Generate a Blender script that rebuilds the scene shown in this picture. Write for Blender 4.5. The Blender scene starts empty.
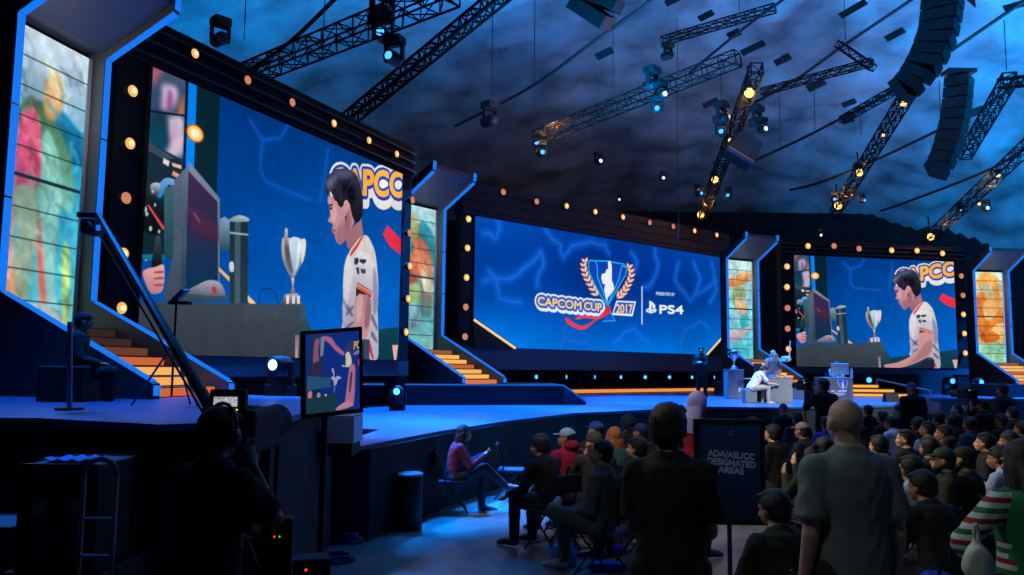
import bpy, bmesh, math, random
from mathutils import Vector, Matrix, noise
random.seed(7)
PI = math.pi
sc = bpy.context.scene
C = sc.collection
V = Vector

# ------------------------------------------------------------------ camera
CZ = 2.0
FOC, PITCH, ROLL = 811.9, 0.1, 0.011
F_ = V((0, math.cos(PITCH), math.sin(PITCH)))
U0 = V((0, -math.sin(PITCH), math.cos(PITCH)))
R0 = V((1, 0, 0))
R_ = R0 * math.cos(ROLL) + U0 * math.sin(ROLL)
U_ = U0 * math.cos(ROLL) - R0 * math.sin(ROLL)
CO = V((0, 0, CZ))
cam = bpy.data.cameras.new('camera'); cam.sensor_width = 36; cam.lens = FOC / 1024 * 36
cam.clip_end = 300; cam.clip_start = 0.05
co = bpy.data.objects.new('camera', cam); C.objects.link(co)
M = Matrix((R_, U_, -F_)).transposed().to_4x4(); M.translation = CO
co.matrix_world = M
sc.camera = co
sc.view_settings.view_transform = 'Standard'; sc.view_settings.look = 'None'
sc.view_settings.exposure = 0; sc.view_settings.gamma = 1; sc.view_settings.use_curve_mapping = False
sc.cycles.use_denoising = True

def ray(px, py): return F_ + R_ * ((px - 512) / FOC) + U_ * ((287.5 - py) / FOC)
def atz(px, py, z):
    d = ray(px, py); return CO + d * ((z - CZ) / d.z)
def aty(px, py, Y):
    d = ray(px, py); return CO + d * (Y / d.y)
def onpl(px, py, P, n):
    d = ray(px, py); return CO + d * ((P - CO).dot(n) / d.dot(n))

# ------------------------------------------------------------------ materials
def lin(c):
    o = []
    for v in c:
        v = v / 255
        o.append(v / 12.92 if v <= .04045 else ((v + .055) / 1.055) ** 2.4)
    return o
_m = {}
def mat(rgb, rough=.6, metal=0, bump=0, bscale=20, var=0, spec=.5):
    k = (tuple(rgb), rough, metal, bump, bscale, var, spec)
    if k in _m: return _m[k]
    m = bpy.data.materials.new('surface'); m.use_nodes = True
    nt = m.node_tree; b = nt.nodes['Principled BSDF']
    col = (*lin(rgb), 1)
    b.inputs['Base Color'].default_value = col
    b.inputs['Roughness'].default_value = rough
    b.inputs['Metallic'].default_value = metal
    b.inputs['Specular IOR Level'].default_value = spec
    if bump or var:
        tc = nt.nodes.new('ShaderNodeTexCoord')
        n = nt.nodes.new('ShaderNodeTexNoise'); n.inputs['Scale'].default_value = bscale
        n.inputs['Detail'].default_value = 4
        nt.links.new(tc.outputs['Object'], n.inputs['Vector'])
        if bump:
            bp = nt.nodes.new('ShaderNodeBump'); bp.inputs['Strength'].default_value = bump
            bp.inputs['Distance'].default_value = .02
            nt.links.new(n.outputs['Fac'], bp.inputs['Height']); nt.links.new(bp.outputs['Normal'], b.inputs['Normal'])
        if var:
            r = nt.nodes.new('ShaderNodeValToRGB')
            r.color_ramp.elements[0].position = .3; r.color_ramp.elements[1].position = .7
            r.color_ramp.elements[0].color = tuple(max(0, c * (1 - var)) for c in col[:3]) + (1,)
            r.color_ramp.elements[1].color = tuple(min(1, c * (1 + var)) for c in col[:3]) + (1,)
            nt.links.new(n.outputs['Fac'], r.inputs['Fac']); nt.links.new(r.outputs['Color'], b.inputs['Base Color'])
    _m[k] = m
    return m
def emi(rgb, s=1.0):
    k = ('e', tuple(rgb), s)
    if k in _m: return _m[k]
    m = bpy.data.materials.new('glow'); m.use_nodes = True
    nt = m.node_tree; nt.nodes.clear()
    e = nt.nodes.new('ShaderNodeEmission'); o = nt.nodes.new('ShaderNodeOutputMaterial')
    e.inputs['Color'].default_value = (*lin(rgb), 1); e.inputs['Strength'].default_value = s
    nt.links.new(e.outputs[0], o.inputs[0]); _m[k] = m
    return m
def screen_mat():
    if 'scr' in _m: return _m['scr']
    m = bpy.data.materials.new('screen_picture'); m.use_nodes = True
    nt = m.node_tree; nt.nodes.clear()
    a = nt.nodes.new('ShaderNodeAttribute'); a.attribute_name = 'Col'
    e = nt.nodes.new('ShaderNodeEmission'); o = nt.nodes.new('ShaderNodeOutputMaterial')
    nt.links.new(a.outputs['Color'], e.inputs['Color']); nt.links.new(e.outputs[0], o.inputs[0])
    _m['scr'] = m
    return m
def stripes_mat(cols, scale, axis='Z'):
    m = bpy.data.materials.new('striped_knit'); m.use_nodes = True
    nt = m.node_tree; b = nt.nodes['Principled BSDF']; b.inputs['Roughness'].default_value = .9
    tc = nt.nodes.new('ShaderNodeTexCoord'); sp = nt.nodes.new('ShaderNodeSeparateXYZ')
    mu = nt.nodes.new('ShaderNodeMath'); mu.operation = 'MULTIPLY'; mu.inputs[1].default_value = scale
    fr = nt.nodes.new('ShaderNodeMath'); fr.operation = 'FRACT'
    r = nt.nodes.new('ShaderNodeValToRGB'); r.color_ramp.interpolation = 'CONSTANT'
    els = r.color_ramp.elements
    for i, c in enumerate(cols):
        e = els[i] if i < 2 else els.new(i / len(cols))
        e.position = i / len(cols); e.color = (*lin(c), 1)
    nt.links.new(tc.outputs['Object'], sp.inputs[0]); nt.links.new(sp.outputs[axis], mu.inputs[0])
    nt.links.new(mu.outputs[0], fr.inputs[0]); nt.links.new(fr.outputs[0], r.inputs[0])
    nt.links.new(r.outputs[0], b.inputs['Base Color'])
    return m
BLACK = mat((14, 14, 17), .7)
DARK = mat((28, 30, 36), .6)
DRAPE = mat((10, 10, 13), .95, bump=.3, bscale=3)
METAL = mat((60, 62, 68), .4, .8)
TRUSSM = mat((9, 9, 11), .8, 0, spec=.15)
GREY = mat((120, 122, 128), .55)
CHROME = mat((210, 212, 218), .18, 1)

# ------------------------------------------------------------------ object helpers
def tag(o, label=None, cat=None, group=None, kind=None):
    if label: o['label'] = label
    if cat: o['category'] = cat
    if group: o['group'] = group
    if kind: o['kind'] = kind
    return o
def empty(name, loc=(0, 0, 0), rz=0, label=None, cat=None, group=None):
    o = bpy.data.objects.new(name, None); C.objects.link(o)
    o.location = loc; o.rotation_euler = (0, 0, rz); o.empty_display_size = .1
    return tag(o, label, cat, group)
def copy_tree(o, parent=None):
    c = o.copy(); C.objects.link(c); c.parent = parent
    for ch in list(o.children): copy_tree(ch, c)
    return c
def link(name, me, m=None, parent=None, smooth=False):
    if m is not None:
        if len(me.materials): me.materials[0] = m
        else: me.materials.append(m)
    o = bpy.data.objects.new(name, me); C.objects.link(o); o.parent = parent
    if smooth:
        for p in me.polygons: p.use_smooth = True
    return o
class MB:
    def __init__(s): s.b = bmesh.new()
    def box(s, c, d, mx=None):
        m = Matrix.Translation(V(c)) @ Matrix.Diagonal((d[0], d[1], d[2], 1))
        if mx is not None: m = mx @ m
        bmesh.ops.create_cube(s.b, size=1, matrix=m); return s
    def bevbox(s, c, d, r, mx=None):
        t = bmesh.new(); bmesh.ops.create_cube(t, size=1, matrix=Matrix.Diagonal((d[0], d[1], d[2], 1)))
        bmesh.ops.bevel(t, geom=t.edges[:], offset=r, segments=3, affect='EDGES', profile=.5)
        t.transform((mx if mx is not None else Matrix()) @ Matrix.Translation(V(c)))
        s.add(t); return s
    def add(s, t):
        me = bpy.data.meshes.new('t'); t.to_mesh(me); t.free(); s.b.from_mesh(me); bpy.data.meshes.remove(me)
    def tube(s, a, b, r, n=8, r2=None):
        a = V(a); b = V(b); d = b - a
        if d.length < 1e-6: return s
        m = Matrix.Translation((a + b) / 2) @ d.to_track_quat('Z', 'Y').to_matrix().to_4x4()
        bmesh.ops.create_cone(s.b, cap_ends=True, segments=n, radius1=r, radius2=r if r2 is None else r2, depth=d.length, matrix=m)
        return s
    def path(s, pts, r, n=8):
        for a, b in zip(pts, pts[1:]): s.tube(a, b, r, n)
        for p in pts[1:-1]: s.ball(p, (r, r, r), 8)
        return s
    def ball(s, c, r, n=12, rot=None):
        m = Matrix.Translation(V(c))
        if rot is not None: m = m @ rot
        m = m @ Matrix.Diagonal((r[0], r[1], r[2], 1))
        bmesh.ops.create_uvsphere(s.b, u_segments=n, v_segments=max(6, n * 2 // 3), radius=1, matrix=m); return s
    def prism(s, pts, off):
        a = [s.b.verts.new(V(p)) for p in pts]; o = V(off); c = [s.b.verts.new(V(p) + o) for p in pts]
        n = len(pts)
        s.b.faces.new(a[::-1]); s.b.faces.new(c)
        for i in range(n): s.b.faces.new((a[i], a[(i + 1) % n], c[(i + 1) % n], c[i]))
        return s
    def face(s, pts):
        s.b.faces.new([s.b.verts.new(V(p)) for p in pts]); return s
    def lathe(s, prof, c=(0, 0, 0), n=24):
        rings = []
        for r, z in prof:
            rings.append([s.b.verts.new((c[0] + r * math.cos(2 * PI * i / n), c[1] + r * math.sin(2 * PI * i / n), c[2] + z)) for i in range(n)])
        for a, b in zip(rings, rings[1:]):
            for i in range(n): s.b.faces.new((a[i], a[(i + 1) % n], b[(i + 1) % n], b[i]))
        s.b.faces.new(rings[0][::-1]); s.b.faces.new(rings[-1]); return s
    def loft(s, pts, rad, side=(1, 0, 0), n=16):
        pts = [V(p) for p in pts]; rings = []; side = V(side)
        for i, p in enumerate(pts):
            t = (pts[min(i + 1, len(pts) - 1)] - pts[max(i - 1, 0)]).normalized()
            x = (side - t * side.dot(t))
            x = x.normalized() if x.length > 1e-4 else t.orthogonal().normalized()
            y = t.cross(x)
            rx, ry = rad[i] if isinstance(rad[i], tuple) else (rad[i], rad[i])
            rings.append([s.b.verts.new(p + x * rx * math.cos(2 * PI * k / n) + y * ry * math.sin(2 * PI * k / n)) for k in range(n)])
        for a, b in zip(rings, rings[1:]):
            for k in range(n): s.b.faces.new((a[k], a[(k + 1) % n], b[(k + 1) % n], b[k]))
        s.b.faces.new(rings[0][::-1]); s.b.faces.new(rings[-1]); return s
    def mesh(s, name):
        bmesh.ops.recalc_face_normals(s.b, faces=s.b.faces[:])
        me = bpy.data.meshes.new(name); s.b.to_mesh(me); s.b.free(); return me
    def build(s, name, m, parent=None, smooth=False):
        return link(name, s.mesh(name), m, parent, smooth)
def evalmesh(me, mods):
    o = bpy.data.objects.new('tmp', me); C.objects.link(o)
    for t, kw in mods:
        md = o.modifiers.new('m', t)
        for k, v in kw.items(): setattr(md, k, v)
    dg = bpy.context.evaluated_depsgraph_get(); dg.update()
    r = bpy.data.meshes.new_from_object(o.evaluated_get(dg))
    bpy.data.objects.remove(o)
    return r

# ------------------------------------------------------------------ pictures on screens
import numpy as np
class Art:
    """a painted picture: colours of a fine vertex grid lying in the screen's plane"""
    def __init__(s, P, ex, ez, n, W, H, nx):
        s.P, s.ex, s.ez, s.n, s.W, s.H = V(P), V(ex), V(ez), V(n), W, H
        s.nx = nx; s.ny = int(nx * H / W); s.h = W / nx
        s.c = np.zeros((s.ny + 1, s.nx + 1, 3)); s.f = .7
        s.X, s.Y = np.meshgrid(np.arange(s.nx + 1) * s.h, np.arange(s.ny + 1) * (H / s.ny)); s.lw = .05
    def uv(s, px, py):
        q = onpl(px, py, s.P, s.n) - s.P
        return (q.dot(s.ex), q.dot(s.ez))
    def _box(s, x0, y0, x1, y1, m):
        i0 = max(0, int((x0 - m) / s.h)); i1 = min(s.nx + 1, int((x1 + m) / s.h) + 2)
        j0 = max(0, int((y0 - m) / s.h)); j1 = min(s.ny + 1, int((y1 + m) / s.h) + 2)
        return (slice(j0, j1), slice(i0, i1)) if i1 > i0 and j1 > j0 else None
    def _mask(s, loops, m):
        """even-odd signed distance to closed loops; returns slices, signed distance (inside < 0)"""
        al = [p for l in loops for p in l]
        b = s._box(min(p[0] for p in al), min(p[1] for p in al), max(p[0] for p in al), max(p[1] for p in al), m)
        if b is None: return None, None
        X, Y = s.X[b], s.Y[b]; ins = np.zeros(X.shape, bool); D = np.full(X.shape, 1e9)
        for l in loops:
            for i in range(len(l)):
                (x0, y0), (x1, y1) = l[i - 1], l[i]
                if y0 != y1:
                    ins ^= ((y0 > Y) != (y1 > Y)) & (X < (x1 - x0) * (Y - y0) / (y1 - y0) + x0)
                dx, dy = x1 - x0, y1 - y0; L = dx * dx + dy * dy + 1e-12
                t = np.clip(((X - x0) * dx + (Y - y0) * dy) / L, 0, 1)
                D = np.minimum(D, (X - x0 - t * dx) ** 2 + (Y - y0 - t * dy) ** 2)
        return b, np.where(ins, -1, 1) * np.sqrt(D)
    def _blend(s, b, a, col):
        a = a[..., None]; s.c[b] = s.c[b] * (1 - a) + col * a
    def _smooth(s, pts, sm):
        o = []; n = len(pts)
        for i in range(n):
            p0, p1, p2, p3 = pts[i - 1], pts[i], pts[(i + 1) % n], pts[(i + 2) % n]
            for j in range(sm):
                t = j / sm
                o.append(tuple(.5 * (2 * p1[a] + (p2[a] - p0[a]) * t + (2 * p0[a] - 5 * p1[a] + 4 * p2[a] - p3[a]) * t * t + (3 * p1[a] - p0[a] - 3 * p2[a] + p3[a]) * t ** 3) for a in (0, 1)))
        return o
    def poly(s, pts, c, c2=None, sm=0, fe=None, al=1.0, within=None, grow=0):
        """c bottom colour, c2 top colour; fe = soft edge width in metres"""
        if sm: pts = s._smooth(pts, sm)
        w = fe or s.h * s.f * 1.4
        b, D = s._mask([pts], w + grow)
        if b is None: return
        a = np.clip(.5 - (D - grow) / (2 * w), 0, 1)
        a = a * a * (3 - 2 * a) * al
        if within is not None:
            a = a * within[b]
        lo = min(p[1] for p in pts); hi = max(p[1] for p in pts) + 1e-6
        t = np.clip((s.Y[b] - lo) / (hi - lo), 0, 1)[..., None]
        col = np.array(c, float) * (1 - t) + np.array(c2 if c2 else c, float) * t
        s._blend(b, a, col)
    def mask(s, pts, sm=0):
        if sm: pts = s._smooth(pts, sm)
        m = np.zeros(s.X.shape); b, D = s._mask([pts], s.h)
        if b is not None: m[b] = np.clip(.5 - D / (2 * s.h * s.f), 0, 1)
        return m
    def grid(s, u0, v0, u1, v1, fn, *_):
        b = s._box(u0, v0, u1, v1, 0)
        for j in range(b[0].start, b[0].stop):
            for i0 in range(b[1].start, b[1].stop, 6):
                i1 = min(i0 + 6, b[1].stop)
                s.c[j, i0:i1] = fn(min(1, max(0, (i0 * s.h - u0) / (u1 - u0))), min(1, max(0, (j * s.h - v0) / (v1 - v0))))
    def line(s, pts, w, c, al=1.0, fe=None):
        fe = fe or s.h * .8; r = w / 2
        b = s._box(min(p[0] for p in pts), min(p[1] for p in pts), max(p[0] for p in pts), max(p[1] for p in pts), r + fe * 2)
        if b is None: return
        X, Y = s.X[b], s.Y[b]; D = np.full(X.shape, 1e9)
        for (x0, y0), (x1, y1) in zip(pts, pts[1:]):
            dx, dy = x1 - x0, y1 - y0; t = np.clip(((X - x0) * dx + (Y - y0) * dy) / (dx * dx + dy * dy + 1e-12), 0, 1)
            D = np.minimum(D, (X - x0 - t * dx) ** 2 + (Y - y0 - t * dy) ** 2)
        a = np.clip(.5 - (np.sqrt(D) - r) / (2 * fe), 0, 1); a = a * a * (3 - 2 * a)
        s._blend(b, a * al, np.array(c, float))
    def ell(s, u, v, a, b, c, c2=None, n=24, rot=0, **k):
        s.poly([(u + a * math.cos(2 * PI * i / n) * math.cos(rot) - b * math.sin(2 * PI * i / n) * math.sin(rot), v + a * math.cos(2 * PI * i / n) * math.sin(rot) + b * math.sin(2 * PI * i / n) * math.cos(rot)) for i in range(n)], c, c2, **k)
    def px(s, pts, c, c2=None, sm=0, **k): s.poly([s.uv(*p) for p in pts], c, c2, sm, **k)
    def loops(s, loops, c, grow=0):
        fe = s.h * s.f; b, D = s._mask(loops, fe + grow + s.h)
        if b is None: return
        s._blend(b, np.clip(.5 - (D - grow) / (2 * fe), 0, 1), np.array(c, float))
    def noise(s, amp, fx=3, fy=3, seed=0):
        r = np.random.RandomState(seed)
        n = np.zeros(s.X.shape)
        for o in range(3):
            gx, gy = int(s.W * fx * 2 ** o) + 3, int(s.H * fy * 2 ** o) + 3; g = r.rand(gy, gx)
            x = s.X * fx * 2 ** o; y = s.Y * fy * 2 ** o; i = x.astype(int); j = y.astype(int); a = x - i; d = y - j; a = a * a * (3 - 2 * a); d = d * d * (3 - 2 * d)
            n += ((g[j, i] * (1 - a) + g[j, i + 1] * a) * (1 - d) + (g[j + 1, i] * (1 - a) + g[j + 1, i + 1] * a) * d - .5) / 2 ** o
        s.c *= (1 + amp * n)[..., None]
    def build(s, name, parent):
        q = s.ez * 0
        o = parent.location if parent else V()
        inv = parent_inv(parent).to_3x3() if parent else Matrix.Identity(3)
        p0 = inv @ (s.P - V(o)) if s.world else s.P
        ex = inv @ s.ex if s.world else s.ex; ez = inv @ s.ez if s.world else s.ez; n = inv @ s.n if s.world else s.n
        nx, ny = s.nx + 1, s.ny + 1
        co = np.array(p0)[None, None] + s.X[..., None] * np.array(ex) + s.Y[..., None] * np.array(ez) + np.array(n) * .004
        me = bpy.data.meshes.new(name)
        idx = np.arange(nx * ny).reshape(ny, nx)
        F = np.stack([idx[:-1, :-1], idx[:-1, 1:], idx[1:, 1:], idx[1:, :-1]], -1).reshape(-1, 4)
        me.vertices.add(nx * ny); me.vertices.foreach_set('co', co.astype(np.float32).ravel())
        me.loops.add(F.size); me.loops.foreach_set('vertex_index', F.astype(np.int32).ravel())
        me.polygons.add(len(F)); me.polygons.foreach_set('loop_start', np.arange(0, F.size, 4, dtype=np.int32))
        me.update()
        at = me.color_attributes.new('Col', 'FLOAT_COLOR', 'POINT')
        c = np.clip(s.c / 255, 0, 1); c = np.where(c <= .04045, c / 12.92, ((c + .055) / 1.055) ** 2.4)
        at.data.foreach_set('color', np.concatenate([c, np.ones(c.shape[:2] + (1,))], -1).astype(np.float32).ravel())
        return link(name, me, screen_mat(), parent)
    world = True
def text_loops(txt):
    cu = bpy.data.curves.new('t', 'FONT'); cu.body = txt; cu.size = 1; cu.resolution_u = 4; cu.fill_mode = 'NONE' if 'NONE' in [i.identifier for i in cu.bl_rna.properties['fill_mode'].enum_items] else 'FRONT'
    o = bpy.data.objects.new('t', cu); C.objects.link(o)
    dg = bpy.context.evaluated_depsgraph_get(); dg.update()
    me = bpy.data.meshes.new_from_object(o.evaluated_get(dg)); bpy.data.objects.remove(o)
    from collections import defaultdict
    use = defaultdict(int)
    for p in me.polygons:
        for k in p.edge_keys: use[k] += 1
    if len(me.polygons): ed = [k for k, v in use.items() if v == 1]
    else: ed = [tuple(e.vertices) for e in me.edges]
    nb = defaultdict(list)
    for a, b in ed: nb[a].append(b); nb[b].append(a)
    seen = set(); out = []
    for st in list(nb):
        if st in seen: continue
        l = [st]; seen.add(st); cur = st
        while True:
            nx = [q for q in nb[cur] if q not in seen]
            if not nx: break
            cur = nx[0]; seen.add(cur); l.append(cur)
        out.append([(me.vertices[i].co.x, me.vertices[i].co.y) for i in l])
    bpy.data.meshes.remove(me)
    return out
def px_text(A, T, txt, x, y, h, c, grow, wd, slope):
    """lettering in the units of mapping T: starts at (x, baseline y), cap height h, width wd"""
    L = text_loops(txt); xs = [p[0] for l in L for p in l]; x0, x1 = min(xs), max(xs)
    sx = wd / (x1 - x0); sy = h / .70
    A.loops([[T(x + (p[0] - x0) * sx, y - p[1] * sy + (p[0] - x0) * sx * slope) for p in l] for l in L], c, grow)
def parent_inv(p):
    return (Matrix.Translation(p.location) @ Matrix.Rotation(p.rotation_euler.z, 4, 'Z')).inverted()
def wb(mb, name, m, parent, smooth=False):
    """build from world coordinates under an Empty"""
    me = mb.mesh(name); me.transform(parent_inv(parent))
    return link(name, me, m, parent, smooth)

# ------------------------------------------------------------------ the room
def floor_mat():
    m = bpy.data.materials.new('polished_concrete'); m.use_nodes = True
    nt = m.node_tree; b = nt.nodes['Principled BSDF']
    tc = nt.nodes.new('ShaderNodeTexCoord')
    n = nt.nodes.new('ShaderNodeTexNoise'); n.inputs['Scale'].default_value = 1.3; n.inputs['Detail'].default_value = 6
    r = nt.nodes.new('ShaderNodeValToRGB'); r.color_ramp.elements[0].position = .35; r.color_ramp.elements[1].position = .7
    r.color_ramp.elements[0].color = (.16, .155, .14, 1); r.color_ramp.elements[1].color = (.28, .27, .24, 1)
    r2 = nt.nodes.new('ShaderNodeMapRange'); r2.inputs[3].default_value = .28; r2.inputs[4].default_value = .5
    nt.links.new(tc.outputs['Object'], n.inputs['Vector']); nt.links.new(n.outputs['Fac'], r.inputs['Fac'])
    nt.links.new(n.outputs['Fac'], r2.inputs[0]); nt.links.new(r2.outputs[0], b.inputs['Roughness'])
    nt.links.new(r.outputs['Color'], b.inputs['Base Color'])
    return m
tag(MB().face([(-18, -6, 0), (48, -6, 0), (48, 52, 0), (-18, 52, 0)]).build('floor', floor_mat()), kind='structure')
def drape_wall(a, b, h, name):
    a, b = V(a), V(b); n = int((b - a).length / .25); nrm = (b - a).normalized().cross(V((0, 0, 1)))
    mb = MB(); lo = []; hi = []
    for i in range(n + 1):
        p = a.lerp(b, i / n) + nrm * (.10 * math.sin(i * 2.1) + .04 * math.sin(i * .7))
        lo.append(mb.b.verts.new(p)); hi.append(mb.b.verts.new(p + V((0, 0, h))))
    for i in range(n): mb.b.faces.new((lo[i], lo[i + 1], hi[i + 1], hi[i]))
    return tag(mb.build(name, DRAPE, smooth=True), kind='structure')
drape_wall((-18, 47, 0), (30.5, 47, 0), 11.3, 'wall_back')
drape_wall((30.5, 47, 0), (48, 50, 0), 5.5, 'wall_back_right')
drape_wall((-17, -5, 0), (-17, 47, 0), 9, 'wall_left')
drape_wall((47, 50, 0), (47, -5, 0), 7, 'wall_right')
drape_wall((47, -5.5, 0), (-17, -5.5, 0), 9, 'wall_rear')

def ceil_z(x, y):
    r2 = (x - 10) ** 2 + (y - 22) ** 2
    return max(17.5 - .0082 * r2, 5.0)
def ceiling():
    mb = MB(); N = 190; M_ = 150; rows = []
    for j in range(M_ + 1):
        row = []
        for i in range(N + 1):
            x = -19 + 70 * i / N; y = -7 + 62 * j / M_
            z = ceil_z(x, y)
            a = math.atan2(y - 22, x - 10); r = math.hypot(x - 10, y - 22)
            z -= .22 * abs(math.sin(a * 22)) * min(1, r / 14)
            z += .45 * noise.noise(V((x * .2, y * .45, 3))) + .22 * noise.noise(V((x * .45, y * 1.3, 9))) + .10 * noise.noise(V((x * .9 + y * .5, y * 2.2, 1)))
            row.append(mb.b.verts.new((x, y, z)))
        rows.append(row)
    for j in range(M_):
        for i in range(N): mb.b.faces.new((rows[j][i], rows[j + 1][i], rows[j + 1][i + 1], rows[j][i + 1]))
    m = mat((150, 155, 162), .85, bump=.9, bscale=.55, var=.5)
    return tag(mb.build('ceiling', m, smooth=True), kind='structure')
ceiling()

# ------------------------------------------------------------------ stage
ZL, ZU = 1.1, 1.6
def pz(x, y, z):
    p = atz(x, y, z); return (p.x, p.y)
def platform(name, poly, z, deckm, label, cat, z0=0, th=.05):
    e = empty(name, (poly[0][0], poly[0][1], z0), 0, label, cat)
    mb = MB(); mb.prism([(x, y, z - th) for x, y in poly], (0, 0, th)); wb(mb, 'deck', deckm, e)
    c = V((sum(p[0] for p in poly) / len(poly), sum(p[1] for p in poly) / len(poly)))
    q = [(x + (c.x - x) * .012, y + (c.y - y) * .012) for x, y in poly]
    mb = MB(); mb.prism([(x, y, z0) for x, y in q], (0, 0, z - th - z0)); wb(mb, 'fascia', mat((18, 23, 23), .85, var=.1, bscale=4), e)
    return e
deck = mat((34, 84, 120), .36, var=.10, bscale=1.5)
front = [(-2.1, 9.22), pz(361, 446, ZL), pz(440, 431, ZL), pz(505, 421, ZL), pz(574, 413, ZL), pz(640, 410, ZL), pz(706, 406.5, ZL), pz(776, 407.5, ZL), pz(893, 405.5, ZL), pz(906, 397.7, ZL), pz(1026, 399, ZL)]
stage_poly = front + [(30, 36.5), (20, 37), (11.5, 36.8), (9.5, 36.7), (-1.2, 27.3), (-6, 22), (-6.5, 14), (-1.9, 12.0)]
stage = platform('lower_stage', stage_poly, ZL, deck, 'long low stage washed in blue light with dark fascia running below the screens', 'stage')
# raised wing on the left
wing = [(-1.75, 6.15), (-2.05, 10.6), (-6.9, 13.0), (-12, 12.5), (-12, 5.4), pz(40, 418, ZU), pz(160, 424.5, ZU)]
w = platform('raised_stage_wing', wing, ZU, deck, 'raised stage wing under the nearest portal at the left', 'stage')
# raised landing under second portal with a ramp at its right end
e = empty('raised_landing', (-3.2, 23.6, ZL), 0, 'raised dark landing on the stage under the second portal, ramp at its end', 'stage')
mb = MB(); mb.prism([(x, y, ZL) for x, y in ((-4.4, 19.2), (1.35, 21.0), (1.25, 24.6), (-2.0, 25.5), (-5.2, 22.6))], (0, 0, ZU - ZL)); wb(mb, 'landing_box', mat((26, 30, 38), .7), e)
mb = MB(); mb.prism([(1.35, 21.0, ZL), (1.35, 21.0, ZU), (1.95, 21.15, ZL + .06), (1.95, 21.15, ZL)], (-.1, 3.6, 0)); wb(mb, 'ramp', mat((70, 74, 84), .6), e)
mb = MB(); mb.box((0, 0, 0), (.01, .01, .01)); mb.b.clear()
mb.tube((-4.4, 19.19, ZU), (1.35, 20.99, ZU), .02, 6); mb.tube((1.35, 20.99, ZU), (1.95, 21.14, ZL + .08), .02, 6); wb(mb, 'edge_light', emi((20, 90, 200)), e)
# landing under third portal and right-hand steps
e = empty('raised_landing', (8, 31, ZL), 0, 'raised dark landing under the portal beside the grey desks', 'stage')
mb = MB(); mb.prism([(x, y, ZL) for x, y in ((9.2, 29.6), (11.4, 30.6), (12.2, 32.1), (11.3, 36.2), (8.6, 33.8), (7.6, 30.6))], (0, 0, ZU - ZL)); wb(mb, 'landing_box', mat((26, 30, 38), .7), e)
e = empty('raised_landing', (18.6, 33, ZL), 0, 'raised dark landing under the farthest portal at the right', 'stage')
mb = MB(); mb.prism([(x, y, ZL) for x, y in ((19.6, 32.6), (30, 33.6), (30, 36.4), (19.2, 36.2))], (0, 0, ZU - ZL)); wb(mb, 'landing_box', mat((26, 30, 38), .7), e)

def lit_steps(name, x0, x1, y, n, run, rise, z0, label, sl=0):
    e = empty(name, ((x0 + x1) / 2, y, z0), 0, label, 'stairs')
    for i in range(n):
        xr = x1 - i * .45 * sl
        mb = MB(); mb.box(((x0 + xr) / 2, y + run * (i + .5) + .6, z0 + rise * (i + .5)), (xr - x0, run + 1.2 if i == n - 1 else run + 1.2, rise - .01))
        wb(mb, 'step', mat((50, 45, 42), .6), e)
        mb = MB(); mb.box(((x0 + xr) / 2, y + run * i - .012, z0 + rise * (i + .5) - .01), (xr - x0 - .04, .02, rise * .62))
        wb(mb, 'lit_riser', emi((255, 178, 70)), e)
    return e
lit_steps('stage_stairs', 9.7, 15.0, 30.7, 3, .32, .16, ZL, 'wide glowing orange steps in front of the right screen', 1)
mb = MB()
ee = empty('stair_rail', (14.2, 31.6, ZL), 0, 'thin pale sloping rail at the right end of the orange steps', 'rail')
mb.tube((14.2, 31.7, ZU + .15), (15.9, 30.9, ZL + .25), .035, 6); mb.tube((15.85, 30.9, ZL), (15.85, 30.9, ZL + .28), .03, 6); mb.tube((14.2, 31.7, ZL), (14.2, 31.7, ZU + .15), .03, 6); wb(mb, 'handrail', mat((190, 170, 190), .5), ee)

# ------------------------------------------------------------------ LED screens
BLU = (22, 120, 245)
def screen(name, x0, y0, x1, y1, zb, label, H=4.5):
    d = V((x1 - x0, y1 - y0, 0)); Wd = d.length; d.normalize(); n = V((d.y, -d.x, 0))
    a = math.atan2(d.y, d.x)
    e = empty(name, (x0, y0, zb), a, label, 'screen')
    MB().box((Wd / 2, .12, H / 2), (Wd + .02, .2, H + .02)).build('cabinet', BLACK, e)
    return e, V((x0, y0, zb)), d, n, Wd, a
def vgrad(c0, c1, c2=None):
    def f(u, v):
        if c2 is None: return [c0[i] + (c1[i] - c0[i]) * v for i in range(3)]
        if v < .4: return [c0[i] + (c1[i] - c0[i]) * v / .4 for i in range(3)]
        return [c1[i] + (c2[i] - c1[i]) * (v - .4) / .6 for i in range(3)]
    return f
ZUP = V((0, 0, 1))

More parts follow.
